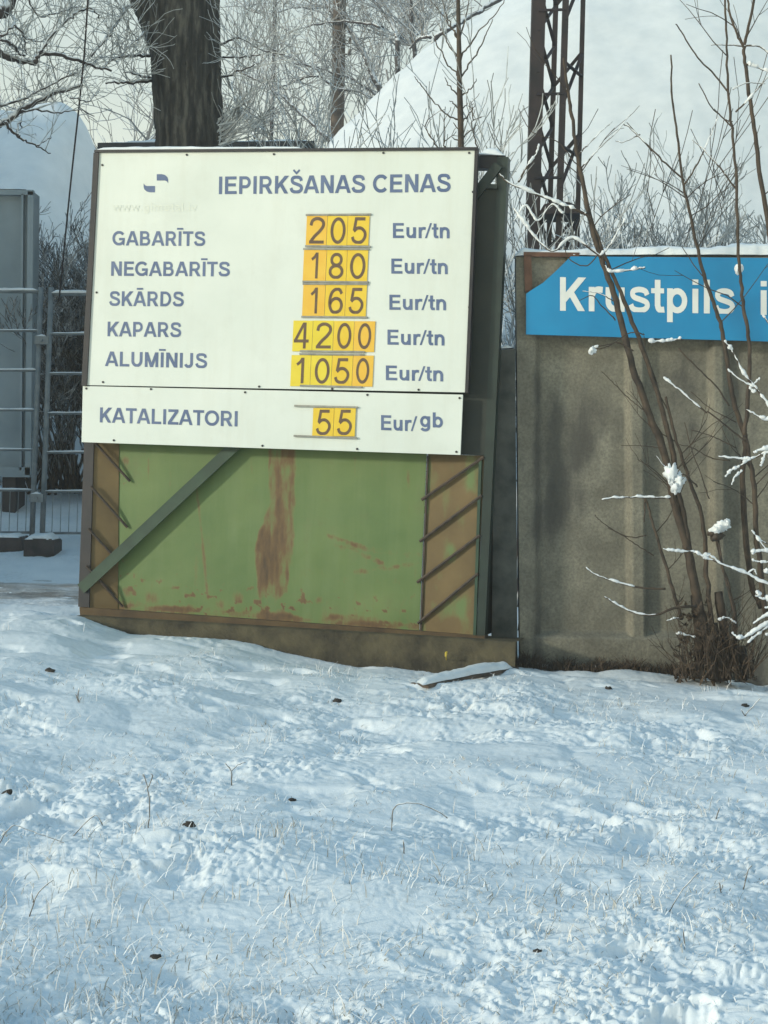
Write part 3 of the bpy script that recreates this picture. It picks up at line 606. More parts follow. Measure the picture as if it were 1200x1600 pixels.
# snow lying on the top edge
def snow_ridge(pts, wd, h, seed, name, parent, side, kind=None, step=0.02, m=None):
    p = np.asarray(pts, float); L = np.concatenate([[0], np.cumsum(np.linalg.norm(np.diff(p, axis=0), axis=1))]); s = np.arange(0, L[-1], step)
    q = np.stack([np.interp(s, L, p[:, i]) for i in range(3)], -1); T = np.linspace(0, np.pi, 9); P = np.empty((9, len(s), 3)); side = np.asarray(side, float)
    hh = h * (0.8 + 0.5 * fbm(s / 0.35, s * 0 + seed, seed, 3)) * np.minimum(1, np.minimum(s, s[-1] - s) / 0.06 + 0.05) ; ww = wd * (1 + 0.25 * fbm(s / 0.12, s * 0 + seed + 3, seed, 3))
    for i, t in enumerate(T):
        P[i] = q + side * (np.cos(t) * ww / 2)[:, None] + np.array([0, 0, 1]) * ((np.sin(t) ** 0.6) * hh * (1 + 0.12 * vnoise(s / 0.05, s * 0 + i, seed)))[:, None]
    g = MB(); g.grid(P); P2 = P[[0, 8]]; g.grid(P2[::-1]); return g.build(name, m or MT['snow'], parent, True)
snow_ridge([S(152, 236.5, -0.035), S(480, 234.5, -0.035)], 0.08, 0.03, 4, 'snow_cap', sign, SN)
snow_ridge([S(480, 234.5, -0.035), S(746, 232.5, -0.035)], 0.06, 0.012, 5, 'snow_cap', sign, SN)
snow_ridge([S(750, 244, -0.16), S(792, 246, -0.16)], 0.12, 0.055, 6, 'snow_cap', sign, SN)

# concrete plinth under the stand
pl = MB(); a, b_ = S(118, 962, 0.02), S(806, 1003, 0.02)
up = np.array([0, 0, 1.0]); nx = 120; U = np.linspace(0, 1, nx); rowsP = []
for zz, dd in ((-0.75, 0.0), (-0.25, 0.0), (-0.012, 0.0), (0.0, -0.015), (0.0, -0.4)):
    rowsP.append(a + U[:, None] * (b_ - a) + up * zz + SN * (dd + (0.012 * fbm(U * 20, U * 0 + zz * 7, 3, 3))[:, None]))
pl.grid(np.array(rowsP)); o = pl.build('concrete_plinth', MT['plinth'], None, True); tag(center(o), 'low stained concrete plinth under the green price sign stand', 'plinth')

# ---------------------------------------------------------------- concrete fence
fence = thing('concrete_fence', 'weathered grey brown concrete fence panel behind the blue street sign', 'fence', Fp(1000, 1050))
def fence_profile(px, py):
    d = np.full(px.shape, -0.075)
    for c_, hw in ((998, 13), (1126, 11), (1255, 13), (1385, 12)):
        cc = c_ + 0.006 * (py - 700)
        d = np.maximum(d, -0.075 + 0.062 * sstep(hw + 6, hw - 5, np.abs(px - cc)))
    d = np.maximum(d, -0.075 + 0.075 * sstep(850, 834, px)); d = np.maximum(d, -0.075 + 0.075 * sstep(985, 997, py - 0.01 * (px - 830))); d = np.maximum(d, -0.075 + 0.075 * sstep(470, 455, py))
    return d + 0.006 * fbm(px / 60, py / 60, 3, 4)
nu, nv = 300, 330; PX, PY = np.meshgrid(np.linspace(0, 1, nu), np.linspace(0, 1, nv))
py_ = 401 + PY * 690; px_ = (806 + 7 * PY) + PX * 700
D = fence_profile(px_, py_); P = np.empty((nv, nu, 3))
c00, c10, c01, c11 = Fp(806, 401), Fp(1506, 401), Fp(813, 1091), Fp(1513, 1091)
P = (c00 * (1 - PX[..., None]) + c10 * PX[..., None]) * (1 - PY[..., None]) + (c01 * (1 - PX[..., None]) + c11 * PX[..., None]) * PY[..., None] + FN * D[..., None]
st = np.clip(0.42 * fbm(px_ / 70, py_ / 110, 14, 4) + 0.35 * seg(px_, py_, (925, 640), (905, 780), 42) + 0.3 * seg(px_, py_, (1060, 560), (1080, 660), 45) + 0.3 * seg(px_, py_, (870, 560), (860, 960), 14) - 0.45 * sstep(20, 8, np.abs(px_ - 998)) - 0.4 * sstep(18, 7, np.abs(px_ - 1127)) + 0.25 * sstep(12, 2, np.abs(px_ - 840)) + 0.3 * sstep(1000, 1050, py_) + 0.12, 0, 1)  # stains, plus shade painted beside the left rim; ribs paler, foot darker
g = MB(); g.grid(P); bk = np.array([[c01, c11], [c00, c10]]) - FN * 0.16; 
g.build('panel_face', MT['concrete'], fence, True, attr={'rust_shade': st.reshape(-1)})
g = MB()
for q in (( c00, c10), (c01, c00), (c10, c11)):
    p0, p1 = q; g.add([p0, p1, p1 - FN * 0.16, p0 - FN * 0.16], [(0, 1, 2, 3)])
g.add([c00 - FN * 0.16, c10 - FN * 0.16, c11 - FN * 0.16, c01 - FN * 0.16], [(0, 1, 2, 3)])
g.build('panel_body', MT['post_concrete'], fence)
snow_ridge([Fp(803, 402, -0.07), Fp(1000, 401, -0.07), Fp(1507, 401, -0.07)], 0.2, 0.085, 9, 'snow_cap', fence, FN)
# concrete post standing between the stand and the fence
post = thing('concrete_post', 'dark square concrete post between the green stand and the fence', 'post', Fp(790, 1045, 0.0))
g = MB(); g.prism([Fp(x, y, 0.0) for x, y in [(772, 548), (805, 545), (809, 1090), (768, 1090)]], -FN * 0.14); g.build('shaft', MT['post_concrete'], post)
snow_ridge([Fp(777, 546, -0.06), Fp(803.5, 544, -0.06)], 0.12, 0.05, 12, 'snow_cap', post, FN, step=0.01)

# ---------------------------------------------------------------- blue street sign on the fence
ss = thing('street_sign', 'bright blue street name board with a cut corner and white lettering', 'street sign', Fp(1080, 530, 0.03))
g = MB(); g.prism([Fp(x, y, 0.06) for x, y in [(822, 459), (829, 454), (848, 442), (868, 424), (892, 400.5), (1345, 404), (1345, 538), (1200, 533.5), (822, 522.5)]], -FN * 0.015)
sp_ = g.build('panel', MT['sign_blue'], ss)
lettering('Krustpils', (875, 485.5), (1148, 490.5), (875, 433), lambda x, y: Fp(x, y, 0.06), FN, 0.002, MT['sign_white'], sp_, 0.2)
lettering('iela', (1188.5, 492), (1293, 494), (1188.5, 439), lambda x, y: Fp(x, y, 0.06), FN, 0.002, MT['sign_white'], sp_, 0.2)
g = MB(); g.bar(Fp(824, 399, 0.02), Fp(826, 456, 0.02), 0.05, 0.03, FA); g.bar(Fp(818, 397.5, 0.02), Fp(905, 398.5, 0.02), 0.03, 0.03, (0, 0, 1)); g.build('bracket', MT['bracket'], ss)

# ---------------------------------------------------------------- lattice mast behind the fence
mast = thing('lattice_mast', 'dark rusty steel lattice mast rising behind the fence', 'mast', at(868, 740, 16) * np.array([1, 1, 0]))
LEGS = [((842.5, 0), (832, 385), 15.6, 0.135, 'leg'), ((869, 0), (858, 385), 16.15, 0.05, 'leg'), ((884.5, 0), (873, 385), 15.55, 0.06, 'leg'), ((911.5, 0), (902, 385), 16.1, 0.045, 'leg')]
LP = []
for (t, b_, Y, wd, nm) in LEGS:
    A, B = at(*t, Y), at(*b_, Y); dr = (B - A) / (A[2] - B[2]); bot = B + dr * B[2]; top = A - dr * 3.0
    g = MB()
    if wd > 0.1: g.box(bot - [wd / 2, 0, 0], (wd, 0, 0), (0, 0.012, 0), top - bot); g.box(bot - [wd / 2, -0.012, 0], (0.014, 0, 0), (0, 0.12, 0), top - bot); g.box(bot + [wd / 2 - 0.014, 0.012, 0], (0.014, 0, 0), (0, 0.12, 0), top - bot)
    else: g.box(bot - [wd / 2, 0, 0], (wd, 0, 0), (0, 0.01, 0), top - bot); g.box(bot - [wd / 2, -0.01, 0], (0.01, 0, 0), (0, wd, 0), top - bot)
    g.build('leg', MT['mast'], mast); LP.append((bot, top))
def lp(i, z):
    b_, t = LP[i]; return b_ + (t - b_) * ((z - b_[2]) / (t[2] - b_[2]))
def brace(i, j, z0, z1, wd=0.035):
    g = MB(); g.bar(lp(i, z0), lp(j, z1), wd, 0.012, (1, 0, 0.2)); g.build('lattice_bar', MT['mast'], mast)
z = 3.4; k = 0
while z < 8.6:
    brace(0, 1, z, z + 0.42); brace(1, 0, z, z + 0.42)
    if k % 2 == 0: brace(2, 3, z + 0.1, z + 0.75); brace(0, 2, z + 0.2, z + 0.2)
    else: brace(2, 3, z + 0.1, z + 0.1); brace(1, 3, z, z + 0.35)
    z += 0.42; k += 1
g = MB(); c_ = (at(848, 328, 15.8) + at(906, 332, 15.8)) / 2
g.prism([at(843, 334, 15.5), at(908, 333, 15.5), at(904, 322, 15.5), at(890, 316, 15.5), at(868, 314, 15.5), at(850, 319, 15.5)], (0, 0.55, 0)); g.build('collar', MT['mast'], mast)

# ---------------------------------------------------------------- trees and shrubs
def grow(g, rng, p, d, L, r, depth, spread=0.6, up=0.15, k=4, rmin=0.004, fork=(3, 5), seg_=4, wig=0.16, shrink=0.62):
    pts = [np.array(p, float)]; d = np.array(d, float); d /= np.linalg.norm(d)
    for i in range(seg_):
        d = d + rng.normal(0, wig, 3) + np.array([0, 0, up * 0.3]); d /= np.linalg.norm(d); pts.append(pts[-1] + d * L / seg_)
    pts = np.array(pts); rad = np.maximum(np.linspace(r, r * 0.45, seg_ + 1), rmin * 0.8)
    g.tube(pts, rad, k if r > rmin * 2.5 else 3, cap=False)
    if depth <= 0: return
    for i in range(rng.randint(fork[0], fork[1] + 1)):
        t = 0.25 + 0.75 * rng.rand(); x = t * seg_; i0 = min(int(x), seg_ - 1); q = pts[i0] + (pts[i0 + 1] - pts[i0]) * (x - i0)
        dd = pts[i0 + 1] - pts[i0]; dd /= np.linalg.norm(dd); v = rng.normal(0, 1, 3); v -= dd * v.dot(dd); v /= np.linalg.norm(v)
        nd = dd * math.cos(spread) + v * math.sin(spread) + np.array([0, 0, up])
        grow(g, rng, q, nd, L * shrink * (0.7 + 0.5 * rng.rand()), max(r * 0.5 * (1.1 - 0.4 * t), rmin), depth - 1, spread, up, k, rmin, fork, seg_, wig, shrink)
def limb(g, pix, Y, w0, w1, rng, twigs=0, gt=None, tl=0.6, dY=0.0, depth=1, rmin=0.004, k=6, up=0.2, spread=0.7):
    # a limb through the listed places at distance Y; w0, w1: thickness in photo pixels
    p = np.array([at(x, y, Y + dY * i / max(1, len(pix) - 1)) for i, (x, y) in enumerate(pix)]); q = smooth_line(p, 5, 0.004 * Y / 10 if w0 < 40 else 0, rng)
    s = Y / F_PX; g.tube(q, np.linspace(w0, w1, len(q)) * s / 2 if w0 < 40 else np.interp(np.linspace(0, 1, len(q)), [0, 0.15, 0.3, 0.5, 1], [48, 62, 72, 80, 50]) * s / 2, k, 0.12 if w0 < 40 else 0.03, rng)
    for i in range(twigs):
        j = rng.randint(1, len(q) - 1); t = q[j] - q[j - 1]; v = rng.normal(0, 1, 3); v[1] *= 0.6; v[2] = abs(v[2]) * 0.8 + 0.1; v /= np.linalg.norm(v); t /= np.linalg.norm(t) + 1e-9
        grow(gt or g, rng, q[j], t * 0.4 + v, tl * (0.5 + rng.rand()), rmin * 1.6, depth, spread, up, 3, rmin, (2, 4), 4, 0.22)
    return q
def gz(p): return float(ground(p[0], p[1]))
# big trunk behind the sign
rng = np.random.RandomState(11)
bt = thing('old_tree', 'thick dark furrowed tree trunk standing behind the price sign', 'tree', np.append(at(298, 700, 15.5)[:2], 0.0))
g = MB(); Yt = 15.5
tr = [(299, 790, 74), (299, 560, 62), (298, 330, 57), (298, 225, 54), (294, 170, 52.5), (291, 120, 53), (290, 80, 53), (291, 40, 51), (294, 0, 48), (300, -60, 46), (318, -200, 38), (345, -400, 28)]
pts = smooth_line([at(x, y, Yt) for x, y, r_ in tr], 16); rad = np.interp(np.linspace(0, 1, len(pts)), np.linspace(0, 1, len(tr)), [r_ for *_, r_ in tr]) * Yt / F_PX
g.tube(pts, rad, 110, 0.006, rng, True, 0.06)
tk = g.build('trunk', MT['bark'], bt, True)
g = MB(); limb(g, [(276, 130), (266, 80), (257, 40), (244, 0), (226, -50), (195, -120), (150, -230), (95, -350)], Yt - 0.02, 56, 50, rng, k=26); g.build('limb', MT['bark'], bt, True)
g = MB(); gt = MB()
for pix, a, b_, tw in [([(240, 127), (222, 126), (205, 130), (188, 128), (165, 129)], 7, 3, 14), ([(236, 122), (215, 118), (195, 112)], 4, 2, 6), ([(240, 86), (218, 87), (188, 88), (172, 96), (158, 108)], 6, 3, 16),
                       ([(238, 42), (222, 55), (205, 70), (190, 84)], 4, 2, 10), ([(225, 20), (205, 10), (190, 22), (178, 45), (160, 66), (143, 88)], 6, 3, 18), ([(344, 70), (375, 60), (410, 78), (440, 84)], 4, 2, 16), ([(346, 90), (380, 88), (405, 85)], 4, 2, 12), ([(348, 120), (372, 112), (398, 102)], 4, 2, 12)]:
    limb(g, pix, Yt, a, b_, rng, tw, gt, 0.5, -0.6, 1, 0.0035)
for i in range(46):                      # water shoots from the burr low on the right side
    p = at(338 + rng.rand() * 16, 180 + rng.rand() * 50, Yt - 0.15 - 0.2 * rng.rand()); grow(gt, rng, p, (0.6 + rng.rand(), -0.5 + rng.rand(), 0.2 + rng.rand()), 0.25 + 0.3 * rng.rand(), 0.008, 1, 0.6, 0.25, 3, 0.004, (2, 3))
g.build('branch', MT['limb'], bt, True); gt.build('twigs', MT['rime'], bt)
# tree whose snowy limbs reach in from the left
rng = np.random.RandomState(5)
lt = thing('spreading_tree', 'snow topped dark limbs of a tree reaching in from the left edge', 'tree', np.append(at(-190, 700, 14.5)[:2], gz(at(-190, 700, 14.5))))
Y = 14.5; g = MB(); p0 = at(-190, 700, Y); p0[2] = lt.location[2] - 0.1
g.tube(smooth_line([p0, at(-185, 400, Y), at(-160, 150, Y), at(-120, -60, Y), at(-100, -300, Y)], 6), np.linspace(0.3, 0.16, 25), 14, 0.05, rng); g.build('trunk', MT['bark'], lt, True)
g = MB(); gt = MB()
for pix, a, b_, tw in [([(-130, -10), (-80, 40), (-30, 66), (0, 83), (18, 91), (40, 96), (56, 99)], 17, 8, 14), ([(55, 98), (58, 87), (80, 83), (105, 89), (132, 97), (150, 104), (175, 110)], 9, 4, 18), ([(57, 92), (66, 75), (82, 54), (100, 36), (120, 20), (138, 13), (150, 20), (156, 30)], 6, 2, 16),
                       ([(-170, 260), (-80, 225), (-20, 205), (10, 189), (32, 172), (60, 157), (92, 142), (130, 133)], 15, 6, 22), ([(0, 166), (40, 152), (80, 132), (120, 113)], 5, 2.5, 16), ([(8, 191), (22, 208), (40, 220), (58, 228), (80, 240)], 5, 2, 5), ([(58, 228), (68, 221), (80, 215)], 3, 2, 2), ([(30, 214), (27, 203), (31, 191), (34, 200)], 3, 2, 2),
                       ([(-120, -90), (-60, -30), (0, 20), (22, -10), (60, -60)], 24, 16, 6), ([(0, 58), (20, 40), (22, 33), (16, 14), (10, -10)], 5, 3, 10), ([(22, 38), (36, 54), (40, 70), (42, 84)], 3.5, 2, 8), ([(0, 62), (20, 70), (30, 84), (40, 88)], 5, 3, 8), ([(35, 172), (60, 172), (90, 176), (118, 172), (148, 181)], 4, 1.5, 5), ([(40, 62), (58, 64), (72, 66)], 2.5, 1.5, 3),
                       ([(40, -10), (60, 25), (90, 20), (130, 8)], 3, 2, 12), ([(110, 152), (135, 158), (148, 150), (155, 140)], 2.5, 1.5, 5)]:
    limb(g, pix, Y, a, b_, rng, tw, gt, 0.55, 0.4, 1, 0.0033)
g.build('branch', MT['limb'], lt, True); gt.build('twigs', MT['rime'], lt)
# trees on the far side of the big heap
rng = np.random.RandomState(8); Y = 40
def wood_tree(name, label, base, limbs, Y, seed, tw=14, tl=1.6, rmin=0.011, mat='limb'):
    rng = np.random.RandomState(seed); p = at(*base, Y); t = thing(name, label, 'tree', (p[0], p[1], 0.0), 'bare trees behind the heap'); g = MB(); gt = MB()
    pix, a, b_ = limbs[0]; q = [at(x, y, Y) for x, y in pix]; q = [np.array([q[0][0], q[0][1], -0.1])] + q; q = smooth_line(q, 6)
    g.tube(q, np.linspace(a, b_, len(q)) * Y / F_PX / 2, 8, 0.06, rng); g.build('trunk', MT[mat], t, True)
    g = MB()
    for pix, a, b_ in limbs[1:]: limb(g, pix, Y, a, b_, rng, tw, gt, tl, 1.5, 1, rmin)
    if limbs[1:]: g.build('branch', MT[mat], t, True)
    if not gt.n:
        for i in range(40):
            j = rng.randint(len(q) // 3, len(q)); grow(gt, rng, q[j], rng.normal(0, 1, 3) + [0, 0, 0.5], tl, rmin * 1.6, 2, 0.6, 0.2, 3, rmin, (2, 4))
    gt.build('twigs', MT['far_tree'], t); return t
wood_tree('bare_tree', 'bare tree with dark arching limbs above the left slope of the heap', (640, 600),
          [([(636, 400), (625, 230), (608, 170), (590, 130)], 14, 9), ([(600, 158), (588, 128), (575, 99), (562, 74), (546, 45), (523, 25), (505, -5)], 9, 6), ([(610, 172), (566, 146), (521, 135), (496, 110), (474, 99), (438, 83), (404, 65), (380, 54)], 6, 2.5), ([(612, 170), (575, 139), (546, 121), (523, 115), (487, 103), (450, 100)], 6, 2.5),
           ([(600, 43), (555, 34), (517, 34), (483, 40), (449, 53)], 5, 2), ([(496, 118), (470, 122), (445, 134), (430, 140)], 4, 2)], Y, 21, 20)
wood_tree('bare_tree', 'slanting bare limb rising from the foot of the heap beside the wooden pole', (560, 560),
          [([(555, 400), (535, 250), (515, 220), (504, 209)], 9, 7), ([(504, 209), (485, 191), (456, 166), (438, 148), (404, 126), (364, 108)], 7, 3), ([(397, 216), (393, 189), (386, 169)], 5, 3), ([(420, 170), (405, 190), (395, 205)], 3, 2)], Y - 1, 22, 22)
wood_tree('bare_tree', 'forked bare tree on the crest of the heap left of the sapling', (625, 500),
          [([(624, 300), (622, 150), (621, 95), (621, 60)], 9, 7), ([(621, 62), (612, 38), (592, 12), (575, -15)], 6, 4), ([(621, 62), (630, 48), (637, 38), (645, 15)], 5, 3)], Y, 23, 20)
wood_tree('bare_tree', 'slim straight bare tree on the crest of the heap behind the sapling', (650, 500),
          [([(655, 300), (650, 120), (647, 70), (643, 40), (641, -20)], 8, 6), ([(645, 60), (660, 45), (668, 20)], 4, 2), ([(646, 75), (632, 66), (615, 70)], 3, 2)], Y, 24, 20)
wood_tree('bare_tree', 'dark leaning bough lying along the upper edge of the heap', (668, 400),
          [([(660, 260), (668, 110), (680, 62), (696, 48)], 9, 7), ([(696, 49), (720, 34), (750, 18), (790, -4), (830, -25)], 8, 7), ([(690, 48), (690, 20), (700, -20)], 5, 3), ([(672, 56), (655, 62), (640, 76)], 6, 3)], Y - 3.5, 25, 14)
wood_tree('bare_tree', 'faint slender bare tree straight above the white sign heading', (428, 500),
          [([(420, 400), (424, 210), (428, 90), (430, -20)], 7, 6), ([(430, 20), (456, 12), (480, 14), (510, 12)], 3, 2), ([(428, 22), (400, 18), (388, 16), (380, 5)], 3, 2)], 44, 26, 24)
for i, (px, top, Yq, lab) in enumerate([(170, -40, 46, 'rimed tree crown left of the thick trunk'), (390, -60, 50, 'rimed tree crown right of the thick trunk'), (480, -50, 55, 'rimed tree crown behind the wooden pole'),
                                        (560, -40, 52, 'rimed tree crown above the left slope of the heap'), (50, -30, 50, 'rimed tree crown high above the blue heap'), (690, -60, 47, 'rimed tree crown behind the crest of the big heap')]):
    rng = np.random.RandomState(40 + i); p = at(px, 745, Yq); p[2] = 0; h = at(px, top, Yq)[2]
    t = thing('rimed_tree', lab, 'tree', p, 'far rimed trees of the wood'); g = MB(); g.tube([p, p + [0.1, 0, h * 0.3], p + [0.25, 0, h * 0.62]], [0.2, 0.16, 0.09], 7); g.build('trunk', MT['far_tree'], t, True)
    g = MB()
    for k in range(9): grow(g, rng, p + [0.25 * k / 9, 0, h * (0.25 + 0.4 * k / 9)], (rng.normal(), rng.normal(), 0.7), h * 0.28, 0.075, 3, 0.62, 0.14, 4, 0.015, (2, 4))
    g.build('crown', MT['far_tree'], t)
# wooden pole
p = at(530, 500, 41); pole = thing('wooden_pole', 'thick brown wooden pole standing behind the foot of the heap', 'pole', (p[0], p[1], 0))
g = MB(); g.tube([np.array([p[0] - 0.25, p[1], 0]), at(527, 195, 41), at(533, -120, 41)], np.array([11, 10.5, 10]) * 41 / F_PX, 14); g.build('shaft', MT['wood'], pole, True)
g = MB()
for y in (68, 85):
    q = at(546, y, 40.8); g.tube([q, q + [0.02, 0, 0.14]], [0.05, 0.03], 8); g.bar(at(538, y, 40.8), q, 0.03, 0.03)
g.build('insulator', MT['wood'], pole)
# guy wire
g = MB(); g.tube(smooth_line([at(92, 470, 16.2), at(110, 290, 15.4), at(131, 90, 14.6), at(140, -60, 14.0), at(150, -260, 13.4)], 6), 0.009, 5); o = g.build('guy_wire', MT['mast'], None, True); tag(center(o), 'thin dark wire slanting up through the branches at left', 'wire')
# low shed roof behind the sign
p = at(320, 700, 19); shed = thing('shed', 'dark low shed with a snowy roof edge peeping over the sign', 'shed', (p[0], p[1], 0))
A, B = at(156, 222, 19), at(492, 219, 19); A2 = A.copy(); B2 = B.copy()
g = MB(); g.box((A[0] + 0.1, 19.1, -0.1), (B[0] - A[0] - 0.2, 0, 0), (0, 3, 0), (0, 0, A[2] - 0.1)); g.build('wall', MT['wood'], shed)
g = MB(); g.box((A[0], 18.85, A[2] - 0.16), (B[0] - A[0], 0, B[2] - A[2]), (0, 3.4, 0.1), (0, 0, 0.12)); rf = g.build('roof', MT['roof_dark'], shed)
snow_ridge([A + [0, 0.12, -0.04], B + [0, 0.12, -0.04]], 0.3, 0.09, 15, 'snow_cap', shed, (0, -1, 0), step=0.05)
# sapling behind the sign
rng = np.random.RandomState(17); Y = 13.5; p = at(719, 700, Y); sp = thing('sapling', 'slender upright bare sapling behind the right end of the price sign', 'sapling', (p[0], p[1], 0))
g = MB(); g.tube(smooth_line([np.array([p[0], p[1], 0]), at(720, 400, Y), at(720.5, 228, Y), at(718, 130, Y), at(717, 62, Y), at(716, 0, Y), at(716, -60, Y)], 5), np.linspace(6, 2.6, 31) * Y / F_PX, 7, 0.05, rng); g.build('trunk', MT['stem'], sp, True)
g = MB()
for pix in [[(720, 188), (700, 180), (675, 155), (655, 130), (648, 120)], [(719, 152), (703, 136), (694, 120)], [(719, 152), (735, 138), (746, 122)], [(718, 122), (700, 100), (683, 70), (676, 50)], [(718, 92), (706, 78), (695, 56), (688, 45)], [(717, 62), (705, 42), (690, 20), (670, 0)], [(717, 62), (700, 30), (690, -5)], [(717, 122), (738, 96), (752, 70), (760, 50), (770, 30)], [(718, 92), (735, 70), (752, 45), (775, 22), (790, -5)], [(717, 62), (728, 30), (735, -10)], [(720, 190), (732, 180), (742, 165)], [(720, 205), (708, 192)], [(720, 172), (708, 162), (704, 158)], [(720, 172), (730, 162)], [(721, 222), (705, 214)], [(721, 215), (737, 204), (745, 195)]]:
    limb(g, pix, Y, 3.2, 1.2, rng, 0, k=5)
for pix in [[(685, 232), (672, 212), (660, 193)], [(695, 230), (694, 216)], [(747, 230), (738, 200), (742, 170)]]: limb(g, pix, Y, 2.5, 1, rng, 2, None, 0.15)
g.build('branch', MT['twig_frost'], sp, True)
# rimed shrubs
def shrub(px, py, top, Yq, label, seed, n=16, wpx=60, mat='rime', depth=3, rmin=0.008, fork=(3, 5), group='rimed shrubs in front of the big heap', base=None, lean=0.35, name='rimed_shrub', hs=1.0):
    rng = np.random.RandomState(seed); p = at(px, 740, Yq); p[2] = 0 if base is None else base(p)
    t = thing(name, label, 'shrub', p, group); h = at(px, top, Yq)[2] - p[2]; wd = wpx * Yq / F_PX; g = MB(); g2 = MB()
    for i in range(n):
        q = p + [(rng.rand() - 0.5) * wd, (rng.rand() - 0.5) * wd, -0.05]; dr = np.array([(rng.rand() - 0.5) * lean * 2, (rng.rand() - 0.5) * lean * 2, 1])
        L = h * (0.5 + 0.22 * rng.rand()) * hs; g2.tube([q, q + dr * L * 0.3], [0.022, 0.014], 5)
        grow(g, rng, q + dr * L * 0.12, dr, L * 0.9, 0.014, depth, 0.55, 0.2, 4, rmin, fork, 4, 0.15, 0.52)
    g2.build('stem', MT['stem'], t, True); g.build('crown', MT[mat], t); return t
shrub(925, 740, 292, 21, 'grey rimed shrub rising directly right of the lattice mast', 51, 14, 60, depth=4, rmin=0.007, hs=0.9)
shrub(1000, 740, 240, 22, 'tallest grey rimed shrub over the middle of the snowy fence top', 52, 22, 110, depth=4, rmin=0.007, hs=0.9)
shrub(1075, 740, 305, 21, 'lowest grey rimed shrub in the dip over the fence top', 53, 14, 80, depth=4, rmin=0.007, hs=0.9)
shrub(1165, 740, 252, 22, 'broad grey rimed shrub over the fence at the right edge', 54, 24, 110, depth=4, rmin=0.007, hs=0.9)
shrub(905, 740, 150, 18.5, 'loose tall rimed shrub with long shoots around the lattice mast', 55, 7, 40, depth=2, rmin=0.006, fork=(2, 4), mat='twig_frost', hs=1.1)
shrub(800, 740, 225, 13, 'pale rimed shrub squeezed between the sign stand and the mast', 56, 9, 40, depth=3, rmin=0.005, hs=1.1)
shrub(620, 740, 190, 16, 'feathery rimed shrub top showing over the sign below the heap', 57, 9, 60, depth=3, rmin=0.006, hs=1.22)
shrub(560, 740, 205, 17, 'small rimed shrub top showing over the middle of the sign', 58, 8, 60, depth=3, rmin=0.006, hs=1.2)
# thicket behind the yard fence
for i, (px, top, Yq, lab) in enumerate([(70, 395, 20.2, 'dark twiggy bush behind the meeting posts of the yard fence'), (100, 385, 20.4, 'dark twiggy bush behind the right yard fence panel'), (135, 375, 20.3, 'dark twiggy bush half hidden by the left edge of the sign'), (165, 380, 20.5, 'dark twiggy bush mostly hidden behind the sign'), (85, 300, 20.8, 'sparse tall bush in front of the blue heap'), (10, 720, 21.0, 'low twiggy bush under the grey metal panel')]):
    shrub(px, 740, top, Yq, lab, 70 + i, 20 if i < 4 else 6, 55, 'thicket', 4 if i < 4 else 2, 0.0055, (3, 5), 'dark bushes behind the yard fence', gz, 0.45, 'bare_bush')

# ---------------------------------------------------------------- unseen building, added to throw shade over the left of the yard
wh = thing('shade_warehouse', 'long grey building added out of view at left to shade the yard', 'building', (-16, 17, 0))
g = MB(); g.box((-22, 10.8, -0.2), (11, 0, 0), (0, 12, 0), (0, 0, 8.7)); g.build('wall', MT['box_grey'], wh)
g = MB(); g.prism([(-22.5, 10.4, 8.5), (-10.6, 10.4, 8.5), (-10.6, 10.4, 8.7), (-16.5, 10.4, 10), (-22.5, 10.4, 8.7)], (0, 12.8, 0)); g.build('roof', MT['snow'], wh)
for k in range(2):
    g = MB(); g.box((-11.0, 13 + 5 * k, 5), (0.06, 0, 0), (0, 3, 0), (0, 0, 2)); g.build('window', MT['dark_frame'], wh)

# ---------------------------------------------------------------- grey metal box and the yard fence at left
Y = 18.6; p = at(-60, 755, Y); bx = thing('metal_panel', 'tall grey sheet metal panel on skids behind the yard fence at the left edge', 'panel', (p[0], p[1], gz(p)))
g = MB(); c4 = [at(-240, 296, Y), at(52, 299, Y), at(47, 742, Y), at(-246, 740, Y)]; g.prism([x + [0, 0.04, 0] for x in c4], (0, 0.3, 0)); g.build('body', MT['box_grey'], bx)
g = MB()
for a, b_, wd in [((49, 300), (44.5, 742), 0.07), ((-240, 299.5), (53, 301.5), 0.06), ((-246, 736), (48, 738), 0.12), ((36, 304), (33, 735), 0.025), ((-100, 304), (-104, 735), 0.025)]: g.bar(at(*a, Y), at(*b_, Y), wd, 0.08, (0, 1, 0) if False else np.cross(at(*b_, Y) - at(*a, Y), (0, 1, 0)))
g.build('frame', MT['box_grey'], bx)
for x in (-220, -40, 22):
    q = at(x, 742, Y + 0.3); g = MB(); g.cbox((q[0], q[1], (q[2] + gz(q)) / 2 - 0.05), 0.16, 0.5, max(0.15, q[2] - gz(q) + 0.12)); g.build('skid', MT['dark_frame'], bx)
snow_ridge([at(-240, 296, Y + 0.1), at(50, 298.5, Y + 0.1)], 0.25, 0.03, 18, 'snow_cap', bx, (0, -1, 0), step=0.05)
YB = 17.0
